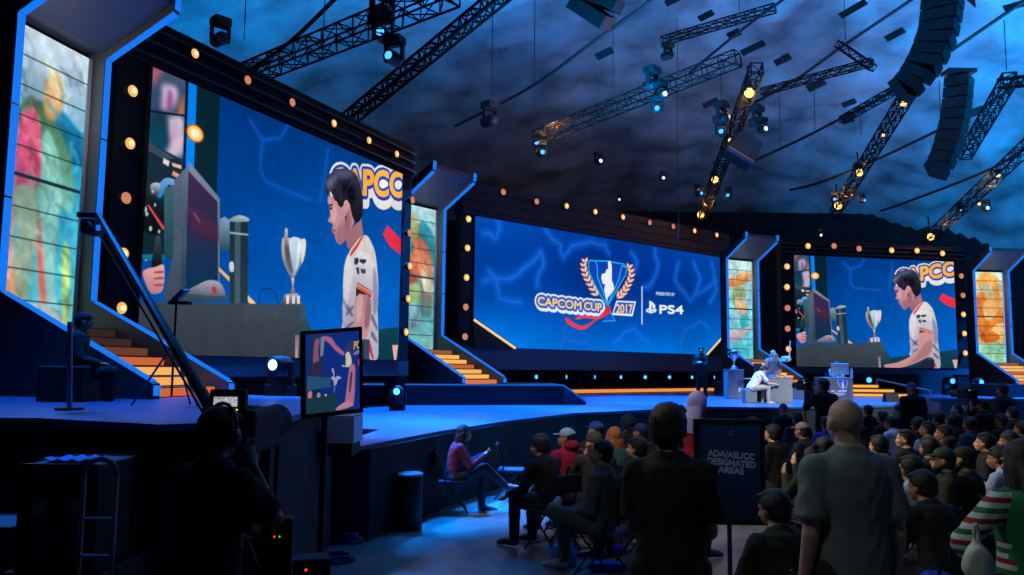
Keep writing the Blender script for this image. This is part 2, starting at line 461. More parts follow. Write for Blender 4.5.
# --- left screen with the camera picture; the right one shows the same picture
def player_picture(A, W, H):
    Ao = (130, 60, 4.79); Bo = (130, 180, 4.42); Co = (300, 150, 5.227); Do = (310, 240, 4.42)
    def q(o, pts): return [A.uv(o[0] + p[0] / o[2], o[1] + p[1] / o[2]) for p in pts]
    
    A.grid(0, 0, W, H, lambda u, v: [0, 88 + 22 * u - 42 * v, 184 + 34 * u - 70 * v])
    for pts in ([(50, 0), (62, 20), (60, 50), (66, 62), (110, 80)], [(62, 20), (80, 18), (88, 4)], [(128, 30), (124, 60), (120, 80)]):
        A.line([A.uv(200 + x, 120 + y) for x, y in pts], .12, (8, 88, 196), .5, .07)
        A.line([A.uv(200 + x, 120 + y) for x, y in pts], .02, (30, 108, 210), .45, .03)
    P = lambda o, pts, c, c2=None, sm=0, fe=None, al=1: A.poly(q(o, pts), c, c2, sm, fe=fe, al=al)
    # blurred banner (abstract colours) and column
    P(Ao, [(104, 30), (270, 98), (258, 470), (60, 400)], (20, 60, 95), (70, 80, 110))
    P(Ao, [(110, 35), (150, 55), (130, 90), (112, 110)], (190, 90, 100), None, 4, fe=.09, al=.9)
    P(Ao, [(160, 120), (215, 130), (228, 180), (200, 235), (150, 235), (152, 170)], (200, 150, 190), (225, 205, 220), 4, fe=.09, al=.9)
    P(Ao, [(185, 150), (200, 170), (196, 230), (180, 225)], (120, 60, 120), None, 4, fe=.09, al=.9)
    P(Ao, [(240, 190), (264, 180), (262, 260), (232, 255)], (215, 130, 90), (150, 95, 80), 3, fe=.09, al=.9)
    P(Ao, [(180, 285), (230, 268), (258, 300), (250, 380), (205, 420), (180, 360)], (190, 120, 160), (225, 215, 230), 4, fe=.09, al=.9)
    P(Ao, [(105, 260), (170, 270), (180, 380), (160, 430), (90, 400)], (10, 75, 95), (15, 50, 70), 3, fe=.09, al=.9)
    P(Ao, [(170, 440), (250, 350), (256, 440), (215, 470)], (205, 185, 200), None, 3, fe=.09, al=.9)
    P(Ao, [(96, 240), (262, 262), (262, 272), (96, 250)], (14, 24, 34))
    P(Ao, [(266, 98), (280, 104), (262, 700), (246, 700)], (10, 26, 40))
    P(Ao, [(280, 104), (322, 122), (300, 700), (258, 700)], (0, 128, 240))
    P(Ao, [(320, 121), (430, 172), (405, 900), (292, 900)], (14, 40, 50), (4, 34, 48))
    u, v = A.uv(195, 133.5)
    A.ell(u, v, .20, .155, (150, 75, 30)); A.ell(u, v, .17, .13, (255, 190, 95)); A.ell(u, v, .10, .08, (255, 232, 190))
    # machine in front of the player, hand
    P(Bo, [(60, -180), (230, -90), (250, 345), (160, 350), (35, 350)], (14, 40, 50), (26, 44, 58))
    P(Bo, [(80, -170), (200, -95), (150, -90), (80, -130)], (60, 72, 92))
    P(Ao, [(160, 470), (188, 485), (184, 510), (157, 494)], (230, 215, 215))
    P(Ao, [(198, 492), (245, 505), (246, 522), (205, 510)], (225, 180, 165))
    P(Ao, [(205, 530), (240, 550), (240, 572), (200, 552)], (225, 150, 120))
    P(Bo, [(160, -10), (205, 5), (200, 40), (170, 20), (140, 75), (120, 72), (128, 20)], (30, 110, 190), (120, 170, 220), 3)
    P(Bo, [(90, 20), (130, 15), (125, 65), (95, 70)], (25, 35, 42), (190, 200, 205), 3)
    P(Bo, [(70, 60), (100, 80), (150, 110), (150, 230), (70, 230), (55, 150)], (6, 14, 20), (20, 36, 44), 3)
    P(Bo, [(75, 110), (84, 112), (152, 210), (146, 224)], (235, 70, 90))
    for x, y, r in ((66, 130, 9), (74, 150, 7), (60, 90, 7), (110, 110, 5), (90, 215, 8), (128, 228, 6), (100, 50, 5), (70, 350, 6)):
        P(Bo, [(x - r, y), (x, y - r * 1.6), (x + r, y), (x, y + r * 1.6)], (170, 190, 200), None, 2)
    P(Bo, [(150, 40), (195, 20), (200, 45), (190, 350), (150, 350)], (30, 70, 80), (60, 100, 110))
    P(Bo, [(40, 345), (50, 330), (150, 330), (140, 360)], (20, 110, 150), None, 2)
    P(Bo, [(112, 255), (132, 252), (140, 375), (95, 385), (100, 330)], (14, 18, 22), (60, 76, 84), 2)
    P(Bo, [(55, 408), (75, 392), (110, 385), (150, 378), (146, 480), (120, 502), (90, 498), (65, 450)], (190, 120, 130), (235, 175, 170), 3)
    for y in (405, 432, 462): P(Bo, [(105, y), (145, y - 4), (147, y + 6), (110, y + 8)], (150, 85, 95), None, 2)
    # monitor seen from its side
    P(Bo, [(195, 0), (250, -60), (250, 530), (145, 530), (190, 330)], (62, 74, 92), (84, 98, 118))
    P(Bo, [(232, -40), (268, -45), (258, 500), (222, 520)], (34, 60, 80), (96, 108, 128))
    P(Bo, [(255, -78), (268, -72), (396, 80), (396, 500), (386, 500), (384, 95), (262, -25)], (96, 112, 140), (120, 128, 150))
    P(Bo, [(258, -40), (386, 98), (388, 468), (244, 498)], (8, 52, 86), (66, 38, 74))
    P(Bo, [(270, 120), (385, 200), (386, 270), (268, 210)], (90, 34, 60), (80, 42, 76), 3, fe=.12, al=.7)
    P(Bo, [(275, 140), (290, 150), (314, 190), (300, 184)], (120, 80, 104))
    P(Bo, [(170, 540), (240, 480), (250, 500), (400, 500), (440, 520), (430, 530), (190, 545)], (36, 60, 76), (70, 90, 108))
    P(Bo, [(250, 500), (300, 462), (352, 442), (398, 455), (420, 500), (400, 512)], (96, 100, 122), (176, 172, 186), 3)
    P(Bo, [(360, 476), (376, 472), (384, 500), (368, 504)], (170, 60, 70), None, 2)
    # speaker cylinder, glass and floor strips behind the desk
    P(Bo, [(392, 385), (440, 430), (440, 450), (392, 402)], (240, 190, 110))
    P(Bo, [(512, 500), (558, 548), (530, 548), (512, 528)], (240, 195, 125))
    P(Bo, [(398, 170), (440, 178), (450, 230), (445, 300), (398, 305)], (40, 78, 90), (130, 165, 195), 2)
    P(Bo, [(440, 165), (520, 165), (520, 545), (440, 545)], (34, 60, 74), (24, 46, 58))
    P(Bo, [(462, 180), (488, 180), (486, 545), (462, 545)], (70, 92, 104), (58, 86, 100))
    P(Bo, [(440, 172), (480, 155), (522, 168), (520, 184), (440, 184)], (120, 140, 152), (176, 190, 200), 2)
    P(Bo, [(440, 228), (522, 238), (522, 246), (440, 238)], (150, 165, 176))
    P(Bo, [(438, 366), (456, 362), (458, 404), (440, 402)], (215, 210, 214), None, 2)
    # cable and trophy
    A.line(q(Bo, [(572, 545), (572, 510), (586, 485), (610, 477), (634, 490), (648, 520), (654, 545)]), .025, (20, 50, 110))
    P(Bo, [(672, 262), (690, 256), (770, 262), (776, 300), (768, 350), (742, 400), (726, 432), (712, 432), (690, 395), (670, 330)], (120, 124, 132), (176, 178, 182), 3)
    P(Bo, [(706, 260), (762, 268), (758, 330), (728, 420), (712, 396)], (150, 182, 210), (196, 214, 226), 3)
    P(Bo, [(684, 222), (690, 212), (697, 224), (696, 258), (706, 330), (694, 345), (682, 300)], (60, 44, 50), (200, 180, 170), 2)
    P(Bo, [(760, 268), (774, 262), (776, 300), (764, 360), (756, 360)], (230, 215, 205), None, 2)
    P(Bo, [(712, 432), (726, 432), (722, 470), (730, 500), (708, 500), (716, 470)], (120, 100, 100), (230, 215, 205), 1)
    P(Bo, [(684, 505), (740, 500), (744, 528), (766, 552), (666, 552), (676, 528)], (60, 60, 68), (190, 186, 190), 1)
    for x in (690, 716, 738): P(Bo, [(x, 512), (x + 12, 510), (x + 12, 546), (x, 548)], (225, 220, 220), None, 0)
    # ground behind, desk
    A.px([(312, 338), (398, 327), (398, 362), (300, 362)], (12, 56, 74), (16, 66, 86))
    A.px([(392, 345), (398, 345), (396, 360), (394, 360)], (232, 178, 170))
    A.px([(130, 301.5), (300, 304.5), (302, 306), (297, 358), (130, 356)], (50, 58, 68), (60, 72, 84))
    A.px([(300, 304.5), (305, 306), (306, 318), (312, 332), (313, 358), (297, 358)], (22, 56, 70), (60, 84, 98))
    A.px([(295, 335), (299, 335), (298, 358), (295, 358)], (200, 150, 150), (120, 110, 120))
    A.px([(130, 355), (398, 360), (398, 363), (130, 359)], (12, 20, 30))
    for pts, c in (([(684, 300), (700, 290), (712, 360), (722, 410), (706, 400), (690, 360)], (84, 80, 90)), ([(742, 280), (756, 280), (748, 350), (732, 400)], (226, 236, 242))): P(Bo, pts, c, None, 2, fe=.03, al=.8)
    # title lettering behind the head
    CT_ = lambda x, y: A.uv(Co[0] + x / Co[2], Co[1] + y / Co[2])
    for dy, g, c in ((44, .13, (232, 228, 226)), (22, .14, (232, 228, 226)), (0, .15, (232, 228, 226)), (10, .07, (18, 58, 168)), (0, .095, (20, 66, 184)), (0, .035, (255, 178, 62))):
        px_text(A, CT_, 'CAPCOM', 172, 222 + dy, 128, c, g, 470, .06)
    # red ribbon
    P(Co, [(455, 392), (525, 462), (528, 480), (528, 548), (470, 505), (432, 440)], (232, 50, 72))
    A.px([(389, 238), (402, 238), (401, 256)], (225, 44, 66))
    # the player in profile: neck, jersey, arm, face, hair
    P(Co, [(236, 440), (320, 360), (330, 445), (270, 535), (246, 505)], (150, 98, 108), (176, 120, 128))
    P(Do, [(215, -5), (250, -20), (275, 20), (290, 70), (302, 200), (298, 300), (302, 440), (298, 525), (262, 525), (252, 440), (140, 430), (150, 330), (145, 200), (160, 80)], (178, 176, 196), (214, 208, 204), 3)
    P(Do, [(146, 250), (196, 232), (200, 330), (190, 400), (150, 415)], (160, 156, 184), (190, 184, 204), 3)
    for pts in ([(150, 260), (190, 330), (180, 335), (148, 285)], [(160, 320), (188, 290), (190, 302), (164, 335)], [(276, 330), (296, 380), (296, 400), (270, 350)], [(272, 400), (296, 440), (294, 455), (270, 425)], [(160, 380), (190, 360), (188, 372), (158, 396)]):
        P(Do, pts, (90, 84, 116), None, 2, fe=.03, al=.8)
    P(Co, [(320, 455), (334, 448), (300, 510), (262, 560), (258, 545)], (226, 50, 66))
    P(Do, [(205, 60), (255, 60), (285, 120), (276, 235), (268, 250), (200, 220), (190, 140)], (184, 180, 198), (224, 220, 222), 3)
    P(Do, [(196, 80), (212, 78), (216, 96), (204, 112), (194, 104)], (50, 50, 74)); P(Do, [(218, 84), (248, 86), (248, 96), (236, 106), (220, 98)], (50, 50, 74))
    P(Do, [(202, 122), (216, 120), (218, 150), (208, 150)], (60, 60, 84)); P(Do, [(222, 126), (246, 130), (244, 150), (226, 146)], (70, 70, 94))
    P(Do, [(205, 195), (272, 235), (270, 248), (204, 212)], (245, 90, 50))
    P(Do, [(207, 186), (273, 226), (273, 230), (206, 191)], (60, 60, 90))
    P(Do, [(203, 212), (270, 248), (262, 262), (238, 240), (202, 252)], (50, 34, 40), None, 0)
    P(Do, [(202, 250), (238, 240), (266, 256), (266, 340), (262, 395), (236, 440), (140, 436), (150, 410), (196, 370), (196, 300)], (206, 150, 156), (178, 128, 136), 2)
    P(Do, [(206, 250), (232, 245), (228, 330), (205, 370)], (226, 174, 174), None, 2, fe=.05, al=.8)
    P(Do, [(250, 262), (268, 262), (268, 340), (252, 390), (240, 380)], (140, 96, 108), None, 2, fe=.05, al=.8)
    P(Do, [(150, 120), (175, 60), (190, 110), (176, 240), (152, 300)], (238, 236, 238), None, 2, fe=.08, al=.5)
    P(Do, [(282, 120), (300, 200), (298, 300), (280, 330), (276, 220)], (120, 116, 148), None, 2, fe=.06, al=.7)
    P(Do, [(262, 440), (270, 470), (282, 526), (274, 526), (258, 480)], (200, 40, 70)); P(Do, [(236, 440), (262, 440), (262, 526), (240, 526)], (60, 70, 100))
    P(Co, [(148, 240), (232, 260), (262, 300), (290, 350), (260, 430), (236, 470), (215, 492), (198, 490), (183, 462), (182, 444), (164, 424), (165, 412), (170, 398), (168, 384), (148, 376), (147, 362), (158, 340), (150, 290)], (172, 118, 130), (206, 150, 154), 2)
    P(Co, [(200, 400), (250, 380), (262, 425), (215, 490), (198, 488), (190, 455)], (140, 92, 106), (166, 112, 122), 2, fe=.05, al=.8)
    P(Co, [(240, 330), (262, 320), (262, 420), (232, 440)], (146, 96, 108), None, 2, fe=.07, al=.7)
    P(Co, [(160, 300), (190, 300), (190, 370), (165, 372)], (224, 172, 170), None, 2, fe=.05, al=.6)
    P(Co, [(150, 286), (168, 280), (170, 290), (152, 296)], (44, 32, 40)); P(Co, [(153, 300), (170, 298), (168, 310), (155, 312)], (60, 44, 52))
    P(Co, [(164, 414), (184, 418), (182, 426), (166, 424)], (120, 60, 74))
    hair = [(132, 212), (127, 180), (136, 150), (150, 125), (168, 118), (186, 100), (215, 98), (240, 92), (262, 104), (285, 118), (300, 138), (312, 170), (320, 200), (328, 250), (329, 300), (324, 340), (312, 370), (298, 381), (284, 372), (272, 345), (264, 310), (258, 285), (245, 262), (232, 268), (226, 290), (214, 302), (200, 290), (192, 270), (180, 262), (170, 240), (160, 216), (150, 222), (144, 236), (138, 226)]
    P(Co, hair, (20, 18, 28), (52, 56, 78), 1)
    hm_ = A.mask(q(Co, hair), 1)
    def HL(pts, c, fe, al): A.poly(q(Co, pts), c, None, 2, fe=fe, al=al, within=hm_)
    HL([(135, 170), (160, 140), (195, 135), (185, 165), (165, 195), (145, 205)], (110, 124, 156), .10, .75)
    HL([(180, 115), (235, 105), (275, 125), (240, 145), (200, 140)], (96, 112, 148), .10, .6)
    HL([(210, 180), (260, 170), (290, 220), (280, 280), (240, 250)], (12, 10, 18), .12, .8)
    rs = random.Random(8)
    for i in range(46):
        x = rs.uniform(135, 300); y = rs.uniform(105, 240); L = rs.uniform(18, 40); a_ = rs.uniform(.5, 1.5)
        pp = q(Co, [(x, y), (x - L * .3 * math.cos(a_), y + L * .5), (x - L * .55 * math.cos(a_) + 4, y + L)])
        if hm_[min(A.ny, int(pp[0][1] / A.h)), min(A.nx, int(pp[0][0] / A.h))] > .5: A.line(pp, .012, rs.choice([(90, 100, 132), (14, 12, 20), (60, 66, 92)]), .55, .02)
    P(Co, [(230, 270), (246, 262), (250, 290), (244, 330), (232, 340), (228, 310)], (190, 130, 138), (214, 160, 160), 2)
    P(Co, [(236, 345), (244, 340), (242, 372), (236, 370)], (60, 40, 50))
    A.noise(.10, 1.2, 1.2, 2); A.noise(.06, 8, 8, 4)

sL, LP, Ld, Ln, LW, La = screen('led_screen', -5.6924, 12.3826, -2.6837, 19.2906, 2.1697, 'large left LED screen showing a seated player beside a silver trophy')
A = Art(LP, Ld, ZUP, Ln, LW, 4.5, 640)
player_picture(A, LW, 4.5); _lp = A.build('picture', sL)
sR, RP, Rd, Rn, RW, Ra = screen('led_screen', 11.4233, 32.628, 18.7252, 34.1606, 2.2255, 'smaller far right LED screen showing the seated player and trophy')
_lart, _k = A, RW / LW
A = Art(RP, Rd, ZUP, Rn, RW, 4.5, 420); A.ruv = A.uv
A.uv = lambda x, y: (lambda q_: (q_[0] * _k, q_[1]))(_lart.uv(x, y))
player_picture(A, RW, 4.5)
RO = lambda pts: [A.ruv(784 + x / 4.258, 240 + y / 4.258) for x, y in pts]
A.poly(RO([(574, 396), (630, 400), (634, 440), (628, 478), (600, 505), (545, 530), (490, 545), (432, 543), (430, 530), (480, 522), (540, 494), (572, 462)]), (196, 138, 142), (206, 150, 152), 2)
A.poly(RO([(600, 440), (630, 430), (626, 476), (590, 504), (520, 534), (560, 500)]), (150, 100, 110), None, 2, fe=.06, al=.6)
A.poly(RO([(560, 545), (600, 512), (640, 508), (640, 545)]), (34, 36, 60), None, 1)
_rp = A.build('picture', sR)

# --- the title logo, drawn with a mapping from zoomed picture units to (u,v)
def emblem(A, T, small=False):
    def P(pts, c, c2=None, sm=0): A.poly([T(*p) for p in pts], c, c2, sm)
    # laurels
    for side, base in ((0, [(440, 285), (425, 258), (408, 232), (392, 205), (378, 178), (370, 150), (366, 122), (372, 98)]), (1, [(556, 300), (575, 285), (592, 262), (606, 238), (620, 210), (628, 182), (626, 155), (620, 130)])):
        for i, (x, y) in enumerate(base):
            for sg in (-1, 1):
                a = (-2.3 if side == 0 else -.85) + sg * .62 - (.25 * i / 7 if side == 0 else -.25 * i / 7) + (.75 * i / 7 if side == 0 else -.75 * i / 7)
                if small and sg > 0: continue
                L = 40 - i * 1.5; dx, dy = math.cos(a), math.sin(a)
                for k, c in ((1.18, (90, 40, 60)), (1, (250, 200, 170))):
                    P([(x - dx * 5 * k, y - dy * 5 * k), (x + dx * L * .4 - dy * 8 * k, y + dy * L * .4 + dx * 8 * k), (x + dx * L * k, y + dy * L * k), (x + dx * L * .4 + dy * 8 * k, y + dy * L * .4 - dx * 8 * k)], c, None, 2)
    # cup
    cup = [(388, 92), (420, 86), (500, 92), (580, 108), (606, 128), (604, 160), (560, 230), (520, 300), (500, 345), (488, 345), (468, 300), (420, 200), (392, 140)]
    P(cup, (16, 96, 205), (12, 60, 170), 2)
    cy = (40, 170, 235)
    for pts in ([(388, 100), (402, 86), (430, 92), (440, 130), (440, 180), (480, 285), (500, 345)], [(388, 100), (392, 150), (420, 215), (465, 300), (500, 345)], [(432, 90), (500, 92), (560, 104)], [(560, 104), (590, 108), (608, 132), (600, 170), (560, 240), (500, 345)], [(572, 150), (560, 200), (520, 290), (500, 340)], [(572, 150), (580, 118), (600, 125)]):
        A.line([T(*p) for p in pts], A.lw, cy)
    P([(468, 380), (500, 345), (512, 345), (512, 385), (540, 430), (530, 438), (470, 432), (490, 410)], (14, 84, 205), None, 1)
    A.line([T(*p) for p in [(512, 350), (514, 385), (542, 430), (470, 434)]], A.lw * .7, cy)
    # plain white raised-arm shape inside the cup
    P([(500, 92), (514, 92), (522, 120), (522, 200), (530, 220), (536, 250), (516, 280), (498, 300), (496, 325), (486, 290), (478, 255), (484, 225), (470, 220), (462, 190), (465, 165), (485, 160), (490, 140), (502, 135)], (240, 238, 245), None, 1)

def title(A, T, small=False):
    emblem(A, T, small)
    W_, B_, Y_ = (236, 236, 242), (30, 96, 215), (250, 208, 112)
    def P(pts, c, c2=None, sm=0): A.poly([T(*p) for p in pts], c, c2, sm)
    for dx, dy, g, c in ((4, 8, .17, W_), (0, 0, .17, W_), (0, 0, .10, (18, 84, 210)), (0, 0, .018, Y_)):
        px_text(A, T, 'CAPCOM', 102 + dx, 340 + dy, 46, c, g, 246, .115)
        px_text(A, T, 'CUP', 366 + dx, 367 + dy, 44, c, g, 98, .1)
    for pts, c in (([(548, 316), (660, 321), (640, 406), (522, 398)], W_), ([(554, 325), (650, 330), (634, 392), (532, 386)], (18, 84, 210))): P(pts, c, None, 0)
    px_text(A, T, '2017', 548, 384, 48, Y_, .016, 92, .03)
    rb = (238, 66, 78)
    P([(254, 416), (268, 412), (300, 438), (345, 462), (390, 448), (440, 412), (475, 380), (490, 352), (516, 350), (512, 384), (480, 410), (430, 430), (395, 462), (370, 480), (335, 482), (300, 466), (268, 448)], rb, (220, 40, 58), 1)
    P([(310, 420), (330, 402), (370, 400), (440, 408), (470, 398), (440, 425), (370, 414), (330, 424)], rb, None, 1)

sC, CP, Cd, Cn, CW, Ca = screen('led_screen', -1.2951, 27.6128, 9.777, 37.343, 2.7347, 'wide centre LED screen showing the tournament logo on blue')
A = Art(CP, Cd, ZUP, Cn, CW, 4.5, 760)
BV = A.uv(514, 348.3)[0]; BR = CW - A.uv(706, 354.5)[0]; BH = A.uv(474, 320)[1]; BHR = A.uv(724, 334)[1]
def cbg(u, v): return [0, 64 + 50 * (1 - v) ** 2 - 16 * math.exp(-((v - .55) / .3) ** 2) + 8 * math.cos(u * 6.3), 160 + 56 * (1 - v) ** 1.5 - 26 * math.exp(-((v - .55) / .3) ** 2) + 10 * math.cos(u * 6.3)]
A.grid(0, 0, CW, 4.5, cbg, 40, 14)
def CT(x, y): return A.uv(520 + x / 5.689, 245 + y / 5.689)
rr = random.Random(4)
veins = [[(475 + x * .2348, 216 + y * .2348) for x, y in p] for p in ()]
for pts in ([(484, 282), (494, 278), (508, 280), (522, 270), (536, 258), (541, 252), (543, 263), (538, 276), (536, 292)], [(490, 270), (496, 280), (499, 298), (530, 306)], [(498, 218), (500, 230), (494, 238), (488, 232), (482, 236)], [(545, 228), (553, 240), (560, 245), (563, 258), (572, 246), (590, 242), (605, 245), (611, 258)],
            [(632, 252), (636, 262), (633, 275)], [(655, 250), (658, 268), (650, 285), (640, 290)], [(678, 262), (674, 280), (690, 300), (705, 290), (720, 276)], [(612, 345), (622, 335), (634, 328), (642, 338), (652, 346)], [(680, 350), (684, 330), (700, 322), (712, 330)], [(560, 350), (565, 338), (580, 344), (592, 340)], [(694, 262), (700, 280), (694, 296)], [(712, 262), (716, 290), (708, 310)]):
    q = []
    for a, b in zip(pts, pts[1:]):
        for t in (0, .33, .66): q.append((a[0] + (b[0] - a[0]) * t + rr.uniform(-1, 1), a[1] + (b[1] - a[1]) * t + rr.uniform(-1, 1)))
    q = [A.uv(*p) for p in q]
    
    A.line(q, .34, (16, 96, 214), .6, .14); A.line(q, .05, (34, 120, 232), .6, .05)
A.noise(.16, .5, .6, 3)
A.lw = .06
title(A, CT)
A.poly([CT(690, 236), CT(697, 236), CT(697, 452), CT(690, 452)], (205, 210, 240))
px_text(A, CT, 'PRESENTED BY', 774, 284, 17, (225, 232, 250), .006, 106, .06)
Wt = (236, 240, 252)
A.poly([CT(*p) for p in [(735, 316), (755, 326), (770, 345), (768, 362), (754, 360), (753, 342), (748, 340), (748, 392), (735, 386)]], Wt)
A.poly([CT(*p) for p in [(716, 368), (734, 358), (734, 368), (726, 374), (734, 376), (734, 386), (718, 380)]], Wt)
A.poly([CT(*p) for p in [(749, 366), (770, 362), (778, 370), (770, 382), (749, 388), (749, 378), (764, 374), (749, 374)]], Wt)
px_text(A, CT, 'PS4', 794, 388, 46, Wt, .022, 134, .03)
_cart = A
# cut corners: black panels lie over the lower corners, each edged with a warm light strip
A.build('picture', sC)
mb = MB(); mb.prism([(-.02, -.05, -.02), (BV, -.05, -.02), (-.02, -.05, BH)], (0, .03, 0)); mb.build('corner_panel', mat((16, 18, 24), .7), sC)
mb = MB(); mb.prism([(CW + .02, -.05, -.02), (CW - BR, -.05, -.02), (CW + .02, -.05, BHR)], (0, .03, 0)); mb.build('corner_panel', mat((16, 18, 24), .7), sC)
for a, b in (((-.02, -.06, BH), (BV, -.06, 0)), ((CW + .02, -.06, BHR), (CW - BR, -.06, 0))):
    MB().tube(a, b, .045, 6).build('corner_light', emi((255, 205, 130)), sC)

# ------------------------------------------------------------------ screen surrounds
def surround(P, d, n, Wd, a, zb, label, H=4.5, colw=.55, head=.75, low=.6, back=1.6, base=ZL, hm=mat((7, 7, 8), .8, spec=.2), lm=mat((34, 38, 48), .7), ext=(0, 0), capm=None):
    e = empty('screen_surround', (P.x, P.y, zb), a, label, 'frame')
    for x in (-colw / 2 - .02, Wd + colw / 2 + .02):
        MB().box((x, .22, (H - low + .6 + base - zb) / 2 + 0), (colw, .3, H + low + .6 - (base - zb) - .0 - low)).build('column', hm, e)
    MB().bevbox((Wd / 2 + (ext[1] - ext[0]) / 2, .25, H + head / 2 + .03), (Wd + 2 * colw + ext[0] + ext[1], .5, head), .03).build('header', hm, e)
    # header rails
    mb = MB()
    for z in (.16, .38, .60): mb.box((Wd / 2, -.03, H + z * head / .75), (Wd + 2 * colw, .06, .03))
    mb.build('header_rail', mat((20, 20, 22), .6), e)
    MB().box((Wd / 2, .18, -low / 2 - .01), (Wd + 2 * colw, .3, low)).build('lower_panel', lm, e)
    hh = zb - low - base
    MB().box((Wd / 2, back, hh / 2 - low - hh), (Wd + 2 * colw + 2, .1, hh + .2)).build('recess_wall', mat((12, 14, 18), .85), e)
    return e
surround(LP, Ld, Ln, LW, La, 2.1697, 'black surround of the left screen with lamps along its header', low=.35, back=2.2, base=1.15)
surround(CP, Cd, Cn, CW, Ca, 2.7347, 'black surround of the wide centre screen with grey header', low=.75, back=1.3, head=1.15, ext=(0, 0), hm=mat((44, 42, 44), .8, spec=.2), lm=mat((70, 80, 104), .7))
surround(RP, Rd, Rn, RW, Ra, 2.2255, 'black surround of the right screen with lamps on three sides', low=.25, back=1.5, head=.6)
# low riser with an orange strip below the centre screen
e = empty('light_riser', (CP.x, CP.y, ZL), Ca, 'low dark riser under the centre screen edged by a glowing orange strip', 'stage')
MB().box((CW / 2 + .6, .55, .1), (CW - .6, 1.1, .2)).build('riser_box', BLACK, e)
MB().box((CW / 2 + .6, -.02, .085), (CW - .7, .03, .13)).build('orange_strip', emi((240, 142, 72)), e)

